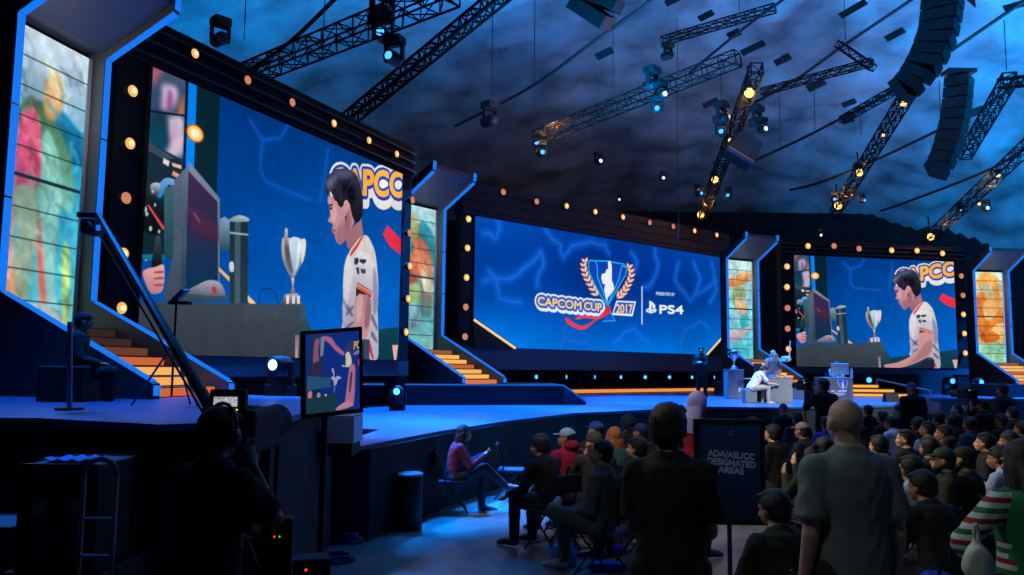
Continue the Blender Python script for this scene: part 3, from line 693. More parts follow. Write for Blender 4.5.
# ------------------------------------------------------------------ portals
TW = 1.648; TZ = 2.9135; TT = 6.5135
def banner_art(A, k, W_, z0, z1):
    H = z1 - z0
    def B(pts, c, c2=None, sm=4): A.poly([(x * W_, y * H) for x, y in pts], c, c2, sm, fe=.05, al=.92)
    if k == 0:
        A.grid(0, 0, W_, H, lambda u, v: vgrad((60, 165, 200), (24, 120, 170), (196, 212, 224))(u, min(1, v * 1.02)) if v > .72 else vgrad((86, 196, 214), (30, 140, 182))(u, v / .72), 8, 24)
        B([(0, .70), (.5, .78), (1, .70), (1, .60), (0, .62)], (12, 84, 130), (24, 120, 160))
        B([(.1, .72), (.35, .77), (.75, .66), (.9, .5), (.85, .42), (.5, .46), (.2, .48)], (120, 180, 160), (70, 110, 70))
        B([(.42, .66), (.6, .64), (.72, .5), (.7, .2), (.8, .05), (.56, .02), (.44, .3)], (140, 190, 190), (128, 196, 180))
        B([(.08, .66), (.24, .74), (.38, .68), (.42, .52), (.28, .44), (.1, .48)], (190, 60, 110), (220, 90, 120))
        B([(.12, .46), (.4, .46), (.42, .3), (.36, .1), (.3, .04), (.14, .06), (.18, .3)], (150, 150, 120), (150, 186, 160))
        B([(.0, .5), (.1, .54), (.14, .3), (.2, .1), (.1, .1), (.04, .3)], (214, 140, 100), (200, 130, 100))
        B([(.4, .84), (.56, .9), (.66, .84), (.64, .76), (.5, .72), (.4, .76)], (226, 150, 86), (214, 196, 150))
        B([(.44, .4), (.5, .3), (.62, .1), (.55, .1), (.46, .24)], (220, 100, 90))
        B([(.8, .3), (.9, .28), (.94, .06), (.86, .05)], (190, 190, 90), (170, 210, 110))
        B([(.2, .08), (.5, .1), (.8, .06), (.9, .0), (.2, .0)], (230, 190, 160), (150, 200, 210))
    elif k == 1:
        A.grid(0, 0, W_, H, lambda u, v: vgrad((130, 200, 200), (70, 150, 160), (170, 215, 220))(u, v), 8, 20)
        B([(.0, .72), (.6, .9), (1, .78), (1, .6), (.3, .62)], (30, 130, 150), (50, 150, 170))
        B([(.1, .85), (.35, .95), (.5, .84), (.4, .7), (.15, .72)], (150, 160, 90), (210, 200, 140))
        B([(.4, .78), (.8, .72), (.95, .55), (.8, .45), (.5, .5), (.3, .6)], (230, 150, 110), (220, 110, 80))
        B([(.05, .62), (.4, .66), (.5, .5), (.3, .42), (.1, .46)], (170, 70, 60), (210, 120, 80))
        B([(.6, .56), (.9, .5), (1, .42), (.7, .4)], (235, 215, 190))
        B([(.1, .42), (.5, .46), (.6, .36), (.3, .28), (.1, .32)], (120, 160, 110), (170, 190, 120))
        B([(.6, .4), (.95, .38), (.9, .24), (.6, .26)], (70, 130, 130), (150, 120, 100))
        B([(.1, .28), (.5, .3), (.6, .18), (.2, .14)], (110, 150, 170), (130, 180, 190))
    elif k == 2:
        A.grid(0, 0, W_, H, lambda u, v: vgrad((90, 200, 215), (120, 215, 225), (200, 235, 235))(u, v), 8, 20)
        B([(0, .78), (.45, .86), (.9, .9), (.95, .82), (.5, .74), (.1, .72)], (230, 120, 50), (250, 190, 120))
        B([(.2, .7), (.6, .74), (.75, .66), (.5, .5), (.25, .54)], (90, 150, 110), (170, 180, 120))
        B([(.3, .6), (.62, .62), (.8, .52), (.74, .44), (.4, .42)], (235, 160, 120), (240, 190, 150))
        B([(.05, .46), (.4, .5), (.5, .4), (.2, .3)], (110, 170, 190), (140, 200, 215))
        B([(.55, .44), (.8, .46), (.9, .3), (.7, .24), (.5, .34)], (40, 160, 180), (70, 190, 205))
        B([(.1, .28), (.5, .3), (.95, .34), (.6, .22), (.1, .16)], (190, 150, 170), (225, 200, 200))
        B([(.2, .12), (.8, .16), (.8, .04), (.2, .04)], (60, 180, 200), (90, 205, 220))
    else:
        A.grid(0, 0, W_, H, lambda u, v: vgrad((150, 215, 170), (240, 150, 60), (190, 225, 210))(u, v), 8, 20)
        B([(.05, .9), (.4, 1), (.8, .94), (.9, .7), (.7, .62), (.66, .82), (.4, .88), (.15, .82)], (245, 150, 60), (250, 175, 80))
        B([(0, .7), (.3, .78), (.4, .6), (.1, .4)], (200, 90, 30), (235, 130, 50))
        B([(.3, .66), (.7, .7), (.8, .5), (.5, .42), (.3, .5)], (250, 205, 150), (240, 165, 90))
        B([(.1, .5), (.5, .46), (.95, .62), (.95, .4), (.6, .3), (.15, .3)], (225, 105, 30), (250, 160, 60))
        B([(.5, .36), (.95, .44), (.9, .28), (.5, .24)], (245, 180, 90), (250, 215, 150))
        B([(.1, .3), (.6, .34), (.8, .26), (.3, .22)], (190, 70, 20), (230, 120, 40))
        A.grid(0, 0, W_, H * .2, lambda u, v: vgrad((150, 214, 170), (160, 220, 180))(u, v), 4, 3)
    rs = random.Random(k + 1)
    for i in range(150 if k == 0 else 80):
        u, v = rs.uniform(.02, W_ - .02), rs.uniform(0, H * .93); c0 = A.c[min(A.ny, int(v / A.h)), min(A.nx, int(u / A.h))]; f = rs.choice((.6, .78, 1.2, 1.35))
        a_ = rs.gauss(1.5, .5); L = rs.uniform(.08, .34); w0 = rs.uniform(.02, .07)
        A.line([(u, v), (u + L * .5 * math.cos(a_) , v + L * .5 * math.sin(a_)), (u + L * math.cos(a_ + .5), v + L * math.sin(a_ + .4))], w0, np.clip(c0 * f + np.array([rs.uniform(-14, 22), rs.uniform(-12, 10), rs.uniform(-16, 12)]), 0, 255), .45, .04)
    A.noise(.22, 2.2, 1.6, k); A.noise(.14, 7, 7, k + 5)
    n = 10
    for i in range(1, n):
        y = i * H / n; t = .05 if i == 5 else .016
        A.poly([(0, y), (W_, y), (W_, y + t), (0, y + t)], (18, 44, 58))
def portal(k, X, Y, a, label):
    e = empty('light_portal', (X, Y, ZU), a, label, 'stage portal')
    zo = -ZU; th = .14; inner = mat((96, 98, 104), .5); sidem = mat((16, 16, 20), .7)
    prof = [(.34, 0), (-2.25, 0), (-2.25, 1.77 - ZU + .01), (0, TZ + zo), (0, TT + zo), (-1.1, 7.18 + zo), (-1.12, 7.45 + zo), (-.02, 6.82 + zo), (.34, 6.82 + zo)]
    for x, nm in ((0, 'side_panel'), (TW, 'side_panel')):
        mb = MB(); mb.prism([(x - th / 2, y, z) for y, z in prof], (th, 0, 0)); p = mb.build(nm, inner, e)
        p.data.materials.append(sidem)
        for f in p.data.polygons:
            if f.normal.x * (1 if x else -1) > .5 or f.normal.y > .5 or f.normal.y < -.99: f.material_index = 1
        # LED segments on the forward edges
        segs = [((0, TZ), (0, TZ + 1.17)), ((0, TZ + 1.2), (0, TZ + 2.38)), ((0, TZ + 2.41), (0, TT)), ((-.02, TT + .02), (-1.08, 7.16)), ((-1.1, 7.21), (-1.12, 7.43)),
                ((-.05, TZ - .03), (-1.1, TZ - .55)), ((-1.15, TZ - .575), (-2.2, 1.80)), ((-2.25, 1.76), (-2.25, 1.64))]
        for (y0, z0), (y1, z1) in segs:
            d = V((0, y1 - y0, z1 - z0)); nn = V((0, -d.z, d.y)).normalized()
            if nn.y > 0 or (abs(nn.y) < 1e-6): nn = -nn
            if abs(d.z) < abs(d.y) and z1 < z0: nn = V((0, -abs(d.z), abs(d.y))).normalized()   # ramp faces up-forward
            if z1 > z0 and abs(d.y) > .5: nn = V((0, -abs(d.z), -abs(d.y))).normalized()        # canopy faces down-forward
            c = V((x, (y0 + y1) / 2, (z0 + z1) / 2 + zo)) + nn * .008
            mx = Matrix((V((1, 0, 0)), d.normalized(), V((1, 0, 0)).cross(d.normalized()))).transposed().to_4x4(); mx.translation = c
            MB().box((0, 0, 0), (th * .76, d.length, .03), mx).build('light_strip', emi(BLU), e)
    # canopy, soffit, back wall
    xi = th / 2
    mb = MB(); mb.prism([(xi, .35, TT + zo + .08), (xi, 0.02, TT + zo + .1), (xi, -1.06, 7.27 + zo), (xi, -1.08, 7.38 + zo), (xi, -.02, 6.75 + zo), (xi, .45, 6.75 + zo)], (TW - th, 0, 0)); mb.build('canopy', mat((62, 68, 76), .5), e)
    MB().box((TW / 2, .31, (6.8 + zo) / 2), (TW - th - .004, .05, 6.78 + zo)).build('back_panel', BLACK, e)
    # banner
    bz0 = 2.5 if k else 2.42
    A = Art(V((.1 + .06, .2, bz0 + zo)), V((1, 0, 0)), ZUP, V((0, -1, 0)), TW - .32, 6.5 - bz0, 110 if k == 0 else 70); A.world = False
    banner_art(A, k, TW - .28 - .04, bz0, 6.5)
    b = A.build('banner', e); b['label'] = 'lit banner panel with loose abstract colours'
    mb = MB()
    for x in (.13, TW - .13): mb.box((x, .21, (bz0 + 6.5) / 2 + zo), (.07, .06, 6.5 - bz0))
    mb.build('banner_frame', mat((150, 160, 165), .5), e)
    MB().box((TW / 2, .25, (bz0 + 6.5) / 2 + zo), (TW - th - .02, .08, 6.5 - bz0)).build('banner_box', DARK, e)
    # stairs
    n = 7; run = 1.86 / n; rise = (2.5 - ZU) / n
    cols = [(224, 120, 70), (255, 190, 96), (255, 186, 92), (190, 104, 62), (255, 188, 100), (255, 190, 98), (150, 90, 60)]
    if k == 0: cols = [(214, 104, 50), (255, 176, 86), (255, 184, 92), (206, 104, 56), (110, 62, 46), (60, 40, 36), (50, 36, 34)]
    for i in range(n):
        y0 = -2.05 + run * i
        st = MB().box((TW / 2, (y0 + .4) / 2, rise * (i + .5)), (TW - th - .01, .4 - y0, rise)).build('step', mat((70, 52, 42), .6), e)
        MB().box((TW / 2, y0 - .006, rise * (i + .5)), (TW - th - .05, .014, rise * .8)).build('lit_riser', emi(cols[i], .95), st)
    return e
PT = [(-6.3983, 10.1241, 1.3705, 'nearest and largest light portal at the far left, tall banner and blue edge strips'),
      (-2.9586, 21.6437, .9173, 'light portal between the left screen and the wide centre screen'),
      (8.6193, 32.3148, .4756, 'light portal between the centre screen and the right screen'),
      (20.291, 35.4203, .1192, 'light portal with an orange banner at the right edge')]
for k, (x, y, a, l) in enumerate(PT): portal(k, x, y, a, l)

# ------------------------------------------------------------------ round warm lamps
def make_lamp():
    e = empty('round_lamp', (0, 0, 0), 0)
    MB().tube((0, .12, 0), (0, 0, 0), .07, 14, .095).build('housing', BLACK, e)
    MB().tube((0, .12, 0), (0, .2, 0), .025, 8).build('bracket', METAL, e)
    m = MB().ball((0, -.005, 0), (.088, .03, .088), 16).build('lens', emi((255, 176, 96), 1.15), e, True)
    MB().ball((0, -.03, 0), (.045, .02, .045), 12).build('filament', emi((255, 226, 170), 1.3), m, True)
    return e
lamp0 = make_lamp(); used = False
def lamp(p, rz, label, group, s=1, dim=None):
    global used
    o = lamp0 if not used else copy_tree(lamp0); used = True
    o.location = p; o.rotation_euler = (0, 0, rz); o.scale = (s, s, s)
    tag(o, label, 'lamp', group)
    if dim:
        for ch in o.children:
            if ch.name.startswith('lens'):
                ch.material_slots[0].link = 'OBJECT'; ch.material_slots[0].material = emi(dim)
                for g in ch.children: g.material_slots[0].link = 'OBJECT'; g.material_slots[0].material = emi(dim)
DIM = (205, 128, 100)
def lamps_on(pts, P, n, rz, label, group, off=.12, s=1, dims=()):
    for i, (x, y) in enumerate(pts):
        lamp(onpl(x, y, P + n * off, n), rz, label, group, s, DIM if i in dims else None)
lamps_on([(132.7, 91), (130, 143.5), (126, 198), (123.6, 253.6), (121.7, 308)], LP, Ln, La, 'warm round lamp on the black column left of the left screen', 'lamps on the column left of the left screen', dims=(2,))
lamps_on([(195, 53.5), (247.7, 80), (292.3, 102.4), (334, 123.3), (369, 140.4), (396.8, 154)], LP, Ln, La, 'warm round lamp on the header above the left screen', 'lamps above the left screen', dims=(1, 2), s=.9)
lamps_on([(503.3, 192), (536.7, 201.5), (566.7, 206), (595.4, 211.8), (623, 217), (649.8, 222.6), (673.3, 226.4), (694.6, 230.8), (716.7, 235)], CP, Cn, Ca, 'warm round lamp on the header above the centre screen', 'lamps above the centre screen', s=1.25, dims=(0, 1, 5, 6))
lamps_on([(468.5, 219), (467.5, 248), (466.5, 277.5), (465.7, 307), (465, 336.7)], CP, Cn, Ca, 'warm round lamp on the column left of the centre screen', 'lamps left of the centre screen', s=1.3, dims=(3, 4))
lamps_on([(729.6, 262.8), (729, 284), (729, 305), (730, 326.6), (730, 348)], CP, Cn, Ca, 'warm round lamp on the column right of the centre screen', 'lamps right of the centre screen', off=.3, dims=(1, 2), s=1.1)
lamps_on([(412.5, 200), (409.5, 233), (409.7, 266), (408, 298.7), (406, 332)], LP, Ln, La, 'warm round lamp on the column right of the left screen', 'lamps right of the left screen', dims=(0, 1), s=1)
lamps_on([(808, 246), (834, 246), (859, 248.7), (891.6, 250.3), (917, 250.6), (942.5, 253.4)], RP, Rn, Ra, 'warm round lamp on the header above the right screen', 'lamps above the right screen', s=1.35, dims=(1, 2))
lamps_on([(787, 266.5), (787, 287), (787.5, 308), (787.6, 328.6), (788.5, 349)], RP, Rn, Ra, 'warm round lamp on the column left of the right screen', 'lamps left of the right screen', s=1.4, dims=(2, 3))
lamps_on([(961.3, 276), (963, 295.4), (963.4, 314.4), (964.4, 333.5), (965.3, 353)], RP, Rn, Ra, 'warm round lamp on the column right of the right screen', 'lamps right of the right screen', s=1.3, dims=(0, 1))

# ------------------------------------------------------------------ light fixtures
def make_mover():
    e = empty('moving_head_light', (0, 0, 0))
    MB().bevbox((0, 0, .08), (.34, .3, .16), .03).build('base', BLACK, e)
    mb = MB()
    for x in (-.17, .17): mb.bevbox((x, 0, .3), (.05, .1, .34), .015)
    mb.box((0, 0, .17), (.36, .12, .04)); mb.build('yoke', BLACK, e)
    h = MB(); h.lathe([(.09, -.17), (.125, -.1), (.13, .02), (.12, .16), (.115, .2)], (0, 0, 0), 18)
    me = h.mesh('head'); me.transform(Matrix.Translation((0, 0, .42)) @ Matrix.Rotation(PI / 2, 4, 'X')); hd = link('head', me, DARK, e, True)
    l = MB().ball((0, 0, 0), (.075, .02, .075), 12); me = l.mesh('lens'); me.transform(Matrix.Translation((0, -.2, .42))); link('lens', me, emi((70, 165, 255), 2.2), hd, True)
    return e
mv0 = make_mover(); mv_used = False
def mover(p, rz, label, group, s=1, col=None, flip=False, tilt=0, lens=True):
    global mv_used
    o = mv0 if not mv_used else copy_tree(mv0); mv_used = True
    o.location = p; o.rotation_euler = (PI + tilt if flip else tilt, 0, rz); o.scale = (s, s, s); tag(o, label, 'stage light', group)
    for ch in o.children:
        for g in ch.children:
            g.material_slots[0].link = 'OBJECT'; g.material_slots[0].material = emi(col, 2.5) if col else (emi((70, 165, 255), 2.2) if lens else mat((20, 24, 40), .1))
    return o
for i, (x, y) in enumerate([(532.7, 377), (561.6, 377), (590, 377), (617, 377), (643, 377), (667.6, 377), (688.8, 376.5), (710, 377)]):
    P_ = CP + Cn * -.55; q = onpl(x, y, P_, Cn)
    mover((q.x, q.y, ZL + .2), Ca + .5 * math.sin(i), 'small moving head light glowing blue on the riser below the centre screen', 'blue lights below the centre screen')
for i, x in enumerate((512, 546, 576, 604, 630, 656, 679)):
    q = onpl(x, 380, CP + Cn * -.6, Cn)
    mover((q.x, q.y, ZL + .2), Ca + 1.7, 'unlit dark moving head light on the riser below the centre screen', 'unlit lights below the centre screen', lens=False)
q = aty(280.5, 388.4, 11.4); mover((q.x, q.y, ZU), -.35, 'bright blue moving head light on the wing under the left screen', None, 1, (190, 230, 255))
q = aty(398, 384, 17.5); mover((q.x, q.y, ZL), 0, 'blue moving head light on the stage under the end of the left screen', None, .95, (80, 180, 255))
for x, y, yy, l in ((866, 380, 33.2, 'blue moving head light above the right end of the orange steps'), (949, 381, 34.5, 'blue moving head light under the right end of the right screen'), (978, 382, 35, 'blue moving head light just left of the farthest portal')):
    q = aty(x, y, yy); z0 = ZU if yy != 34.5 and yy != 35 else ZL
    mover((q.x, q.y, ZL), 0, l, None, (q.z - ZL) / .42)

# ------------------------------------------------------------------ trusses
def truss(p0, p1, w, label, group=None, seg=None, flat=False, r=.024, roll=0):
    p0, p1 = V(p0), V(p1); L = (p1 - p0).length; t = (p1 - p0).normalized()
    sx = t.cross(ZUP).normalized(); up = sx.cross(t).normalized()
    n = max(3, int(L / (seg or w * 1.25)));
    e = empty('lighting_truss', p0, 0, label, 'truss', group)
    cs = [(-w / 2, -w / 2), (w / 2, -w / 2), (w / 2, w / 2), (-w / 2, w / 2)]
    if flat: cs = [(-w / 6, 0), (w / 6, 0), (0, w * .6)]
    k = len(cs); C4 = [[p0 + t * (L * i / n) + sx * a + up * b for a, b in cs] for i in range(n + 1)]
    for j in range(k): wb(MB().tube(C4[0][j], C4[-1][j], r, 6), 'chord', TRUSSM, e)
    mb = MB()
    for i in range(n):
        for j in range(k):
            a, b = C4[i], C4[i + 1]; j2 = (j + 1) % k
            mb.tube(a[j], b[j2], r * .6, 4) if i % 2 else mb.tube(a[j2], b[j], r * .6, 4)
            mb.tube(a[j], a[j2], r * .6, 4)
    for j in range(k): mb.tube(C4[-1][j], C4[-1][(j + 1) % k], r * .8, 4)
    wb(mb, 'lacing', TRUSSM, e)
    return e
def tr(x0, y0, d0, x1, y1, d1, w, label, **k): return truss(aty(x0, y0, d0), aty(x1, y1, d1), w, label, **k)
tr(238, 78, 17, 452, -8, 12.5, .36, 'long box truss rising from the left screen header to the top edge')
tr(345, 122, 22, 510, -12, 18, .3, 'steep dark truss crossing behind the long box truss at the upper left', r=.04)
tr(536, 138, 24, 738, 58, 20, .36, 'long box truss in the upper middle with warm glints and moving lights')
tr(662, 41, 27, 775, 8, 25, .24, 'slim truss near the top edge, end lug at its right')
tr(762, 92, 27, 872, 62, 24, .2, 'slim truss meeting the dark cable right of the lamp column')
tr(838, 44, 25, 873, 68, 24, .2, 'short slim truss branching near the big speaker array')
tr(699, 226, 36, 757, 68, 24, .36, 'steep truss carrying warm lamps above the centre screen', r=.028)
tr(834, 214, 37, 914, 84, 25, .36, 'steep truss carrying warm lamps below the big speaker array', r=.028)
tr(926, 241, 36, 1034, 140, 26, .36, 'sloping truss carrying warm lamps at the far right', r=.028)
tr(842, 120, 26, 902, 86, 23, .2, 'slim dark truss left of the big speaker array end')
tr(965, 155, 27, 1010, 78, 22, .34, 'pale truss between the narrow array and the right edge', r=.03)
tr(1000, 84, 22, 1034, 80, 21, .25, 'short horizontal truss stub at the right edge')

# warm lamps and coloured heads on the trusses
def spot_thing(x, y, Y, s, col, label, name='hanging_spotlight', group=None, st=3):
    p = aty(x, y, Y); e = empty(name, p, 0, label, 'stage light', group)
    b = MB(); b.lathe([(.05, .0), (.12, .08), (.14, .3), (.1, .42)], (0, 0, 0), 14); me = b.mesh('housing'); me.transform(Matrix.Scale(s, 4) @ Matrix.Rotation(-.5, 4, 'X')); link('housing', me, DARK, e, True)
    me = MB().ball((0, -.05 * s, 0), (.125 * s, .10 * s, .125 * s), 14).mesh('lens'); link('lens', me, emi(col, st), e, True)
    me = MB().tube((0, .0, .3 * s), (0, .1, .75 * s), .03 * s, 6).mesh('bracket'); link('bracket', me, METAL, e)
    return p
WARM = (255, 186, 96)
warm = [(748.7, 93.5, 25, 1.25, 'brightest warm spotlight near the top of the steep lamp truss'), (730, 140, 28, .6, 'small warm spotlight halfway up the steep lamp truss'), (714.6, 180, 31.5, 1.1, 'warm spotlight on the lower part of the steep lamp truss'), (700.5, 215, 35, 1.2, 'warm spotlight at the bottom tip of the steep lamp truss'),
        (903, 103, 26.5, 1.1, 'warm spotlight right under the curved end of the big speaker array'), (883, 135, 29, .5, 'small dim warm spotlight on the truss below the big speaker array'), (864, 163, 31, .5, 'tiny warm spotlight in the middle of the truss below the big array'), (858.7, 173, 32.5, 1.2, 'bright warm spotlight in the middle of the truss below the big array'), (837.5, 206, 36, 1.35, 'bright warm spotlight at the bottom tip of the truss below the big array'),
        (930, 237, 35.6, 1.25, 'warm spotlight at the bottom tip of the far right truss'), (997.7, 175.7, 29, .6, 'small warm spotlight on the far right truss'), (979, 204, 32, .45, 'tiny warm spotlight between the others on the far right truss')]
for x, y, Y, s, l in warm: spot_thing(x, y, Y, s, WARM, l)
CB = (60, 150, 255); CWt = (215, 235, 255)
cold = [(383, 36, 14.2, 1, CB, 'blue-lit head hanging from the long box truss at the upper left'), (394, 59, 14.2, 1, CB, 'lower blue-lit head under the long box truss at the upper left'), (661, 95.6, 21.5, 1, CWt, 'white-lit head under the upper middle box truss'), (657, 110, 21.5, .9, CB, 'blue-lit head below the white one under the upper middle truss'),
        (762, 130, 24, .9, CWt, 'white-lit head right of the steep lamp truss'), (721.6, 133, 25, 1, CB, 'blue-lit head left of the steep lamp truss'), (699, 194, 33, .9, CB, 'blue-lit head at the lower left of the steep lamp truss'), (728, 196, 33, .8, CB, 'blue-lit head at the lower right of the steep lamp truss'),
        (663, 178.7, 34, .8, CWt, 'tiny white-lit head in the dark above the centre screen'), (620, 200, 34, .6, CWt, 'faint white light in the dark just above the centre header'), (538.6, 144, 24, .9, CB, 'upper of two blue-lit heads at the lower end of the middle truss'), (541, 153.6, 24, .9, CB, 'lower of two blue-lit heads at the lower end of the middle truss'),
        (598.5, 161.8, 30, .9, CWt, 'white-lit head in the dark left of centre above the header'), (834.5, 200, 35, .8, CB, 'blue-lit head beside the bottom lamp of the truss below the big array'), (862, 201, 35, .8, CB, 'blue-lit head right of the truss below the big array'),
        (959.7, 211, 33, .8, CB, 'blue-lit head on the far right truss'), (986, 208.8, 33, .9, CWt, 'white-lit head right of the far right truss'), (820, 235.6, 37, .7, (255, 225, 190), 'small pale light above the right screen header')]
for x, y, Y, s, c, l in cold:
    p = aty(x, y, Y); mover((p.x, p.y, p.z + .42 * s), PI + .4 * math.sin(x), l, None, s, c, True)
# extra unlit fixtures hanging on the trusses
for x, y, Y, s, l in ((382, 14, 14.2, 1.3, 'dark moving head clamped on top of the upper left truss'), (652, 84, 21.5, 1.2, 'dark moving head clamped to the middle box truss'), (722, 118, 24.5, 1.3, 'large dark head left of the bright lamp on the steep truss'), (757, 121, 24.3, 1.2, 'large dark head right of the bright lamp on the steep truss'),
                     (220, 38, 13.5, .9, 'dark head standing on the left screen header truss'), (490, 120, 24, 1.4, 'dark fixture hanging alone left of the middle truss'), (668, 55, 24, 1.0, 'dark hoist body under the left end of the slim top truss')):
    p = aty(x, y, Y); mover((p.x, p.y, p.z + .4 * s), .8, l, None, s, None, True, lens=False)

# cables across the ceiling
def cable(pts, r, label, name='overhead_cable', group=None):
    P = [aty(*p) for p in pts]; q = []
    for i in range(len(P) - 1):
        p0, p1, p2, p3 = P[max(i - 1, 0)], P[i], P[i + 1], P[min(i + 2, len(P) - 1)]
        for j in range(6):
            t = j / 6; q.append(.5 * (2 * p1 + (p2 - p0) * t + (2 * p0 - 5 * p1 + 4 * p2 - p3) * t * t + (3 * p1 - p0 - 3 * p2 + p3) * t ** 3))
    q.append(P[-1]); e = MB().path(q, r, 6)
    o = e.build(name, BLACK); return tag(o, label, 'cable', group)
cable([(250, 70, 20), (290, 42, 19), (340, -6, 17)], .05, 'thick straight dark pipe rising above the left screen header')
cable([(455, 126, 28), (529, 88, 26), (597, 39, 23), (640, 9, 21.5), (655, -4, 21)], .055, 'long dark cable curving across the middle of the ceiling')
cable([(690, 72, 28), (701, 63, 27), (750, 23.5, 25), (790, -5, 24)], .05, 'dark cable crossing the slim top truss')
cable([(741, 110, 29), (795, 80, 27), (840, 48, 25), (880, 21, 23.5), (920, -6, 22)], .055, 'dark cable passing over the short branch truss')
cable([(736, 169, 34), (797, 141, 32), (840, 119, 30), (899, 88, 27), (948, 53, 24), (1030, -3, 22)], .06, 'longest dark cable running behind both speaker arrays')
cable([(790, 190, 38), (821.6, 182, 36), (875.6, 160, 33), (941, 129, 29), (969.5, 115, 27), (1014, 87, 25), (1034, 74, 24)], .06, 'lowest long dark cable passing the foot of the narrow array')
cable([(880, 211, 40), (904, 203, 39), (990.7, 169, 31), (1034, 140, 28)], .06, 'dark cable meeting the far right truss')
for i, (x, y0, y1, Y) in enumerate(((493, -5, 98, 21), (535, -5, 120, 24), (246, -5, 40, 18), (325, -5, 50, 18), (677, 18, 75, 26), (739, -5, 12, 26), (779, 85, 150, 27), (613, -5, 90, 22), (677, 75, 240, 28), (939, 80, 130, 26), (814, 90, 130, 27), (860, 100, 135, 28), (721, 70, 118, 24.5), (844, -5, 40, 25), (1004, 20, 70, 23))):
    a, b = aty(x, y0, Y), aty(x, y1, Y); b = V((a.x, a.y, b.z))
    tag(MB().tube(a, b, .012, 5).build('hanging_chain', BLACK), 'thin plumb hoist chain hanging from the ceiling rig', 'chain', 'hoist chains')

# dark rectangular baffles
def baffle(x, y, w, h, sl, Y, label, group=None):
    c = aty(x, y, Y); k = Y / FOC
    ux = V((1, .0, sl)).normalized(); uy = V((0, .25, .97)).normalized(); uy = (uy - ux * ux.dot(uy)).normalized()
    nn = ux.cross(uy); mx = Matrix((ux, uy, nn)).transposed().to_4x4(); mx.translation = c
    return tag(MB().bevbox((0, 0, 0), (w * k, h * k * 1.25, .06), .02, mx).build('hanging_baffle', BLACK), label, 'ceiling panel', group)
for x, y, w, h, sl, Y in ((604.5, 53.5, 19, 7, .5, 24), (672, 1, 15, 6, .5, 24), (706, 15.7, 17, 6, .55, 25), (734, 34, 14, 7, .5, 26), (753, 48, 27, 6, .5, 26), (782.7, 60, 18, 6, .45, 27), (710.4, 103, 17, 5, .45, 28), (816, 85, 20, 7, .5, 27), (853, 9, 32, 6, .6, 23), (895, 34.5, 22, 6, .55, 24), (786, 57.5, 9, 6, .5, 25), (849, 103, 15, 5, .4, 28), (976.6, 111.5, 16, 7, .4, 26), (1014, 6, 22, 6, .3, 23), (847, 119, 13, 8, .3, 26)):
    baffle(x, y, w, h, sl, Y, 'small dark rectangular panel hanging under the blue ceiling', 'dark panels under the ceiling')

# line arrays of loudspeakers
def line_array(pts, wpx, label, depth=.75, tilt0=0, tilt1=0):
    """pts: (px,py,Y) of cabinet centres from top to bottom"""
    e = empty('hanging_line_array', aty(*pts[0]), 0, label, 'loudspeaker array')
    P = [aty(*p) for p in pts]
    for i in range(len(P) - 1):
        a, b = P[i], P[i + 1]; c = (a + b) / 2; d = (a - b); L = d.length; up = d.normalized()
        face = V((-c.x, -c.y, 0)).normalized() + V((-.5, 0, 0)); fw = (face - up * face.dot(up)).normalized(); sx = fw.cross(up)
        mx = Matrix((sx, fw, up)).transposed().to_4x4(); mx.translation = c
        k = (wpx[i] if isinstance(wpx, list) else wpx) * c.y / FOC
        mb = MB()
        mb.prism([(-k / 2, .2, -L * .46), (k / 2, .2, -L * .46), (k * .42, -.45, -L * .38), (-k * .42, -.45, -L * .38)], (0, 0, L * .84))
        mb.b.transform(mx); cb = wb(mb, 'cabinet', mat((6, 7, 10), .6), e)
        mb = MB(); mb.box((0, .21, 0), (k * .9, .02, L * .78)); mb.b.transform(mx); wb(mb, 'grille', mat((9, 12, 20), .5, .1, bump=.6, bscale=60), cb)
        mb = MB(); mb.box((0, .225, 0), (k * .05, .02, L * .8)); mb.b.transform(mx); wb(mb, 'waveguide', mat((50, 90, 170), .3), cb)
    a = P[0]; mb = MB(); mb.box(a + V((0, 0, .12)), (.9, .5, .12)); wb(mb, 'rigging_frame', METAL, e)
    return e
line_array([(943, -3, 22), (941.5, 9, 22), (940, 21, 22), (937.5, 33, 22), (933, 45, 22), (927.5, 56.5, 22), (921, 67, 22), (914, 77, 22.1), (905.5, 86, 22.2), (896, 93.5, 22.4)], [38, 37, 36, 36, 34, 32, 30, 27, 25], 'large curved black speaker array hanging at the upper right')
line_array([(959, 76, 25), (958, 87, 25), (957, 98, 25), (956, 109, 25), (954, 120, 25), (951.5, 131, 25), (948.5, 142, 25), (944.5, 153, 25), (940, 163, 25), (934, 172, 25)], [24, 24, 24, 24, 24, 24, 23, 22, 21], 'narrow hanging speaker array right of the large curved one')
line_array([(603, -22, 20), (600, -9, 20), (594, 5, 20.1), (586, 20, 20.3)], [60, 56, 50], 'speaker array cut by the top edge left of the middle')
# dark speaker cluster with a pale edge
e = empty('hanging_speaker_cluster', aty(742, 152, 27), 0, 'dark boxy speaker cluster with a pale lower edge behind the lamp truss', 'loudspeaker')
c = aty(742, 150, 27.5); mx = Matrix.Translation(c) @ Matrix.Rotation(.55, 4, 'Y') @ Matrix.Rotation(-.5, 4, 'X')
wb(MB().bevbox((0, 0, 0), (1.0, .6, 1.05), .04, mx), 'cabinet', BLACK, e)
wb(MB().box((0, -.31, 0), (.86, .02, .9), mx), 'grille', mat((22, 26, 36), .5), e)
wb(MB().box((0, -.25, -.56), (1.0, .14, .1), mx), 'lower_edge', mat((70, 80, 95), .6), e)
# red flag corner at the top edge
c = aty(970.5, 1, 21); tag(MB().prism([c + V((-.28, 0, .2)), c + V((.12, 0, .2)), c + V((.14, 0, -.18))], (0, .03, 0)).build('hanging_pennant', mat((230, 70, 60), .7)), 'small red pennant at the top edge beside the big array', 'flag')

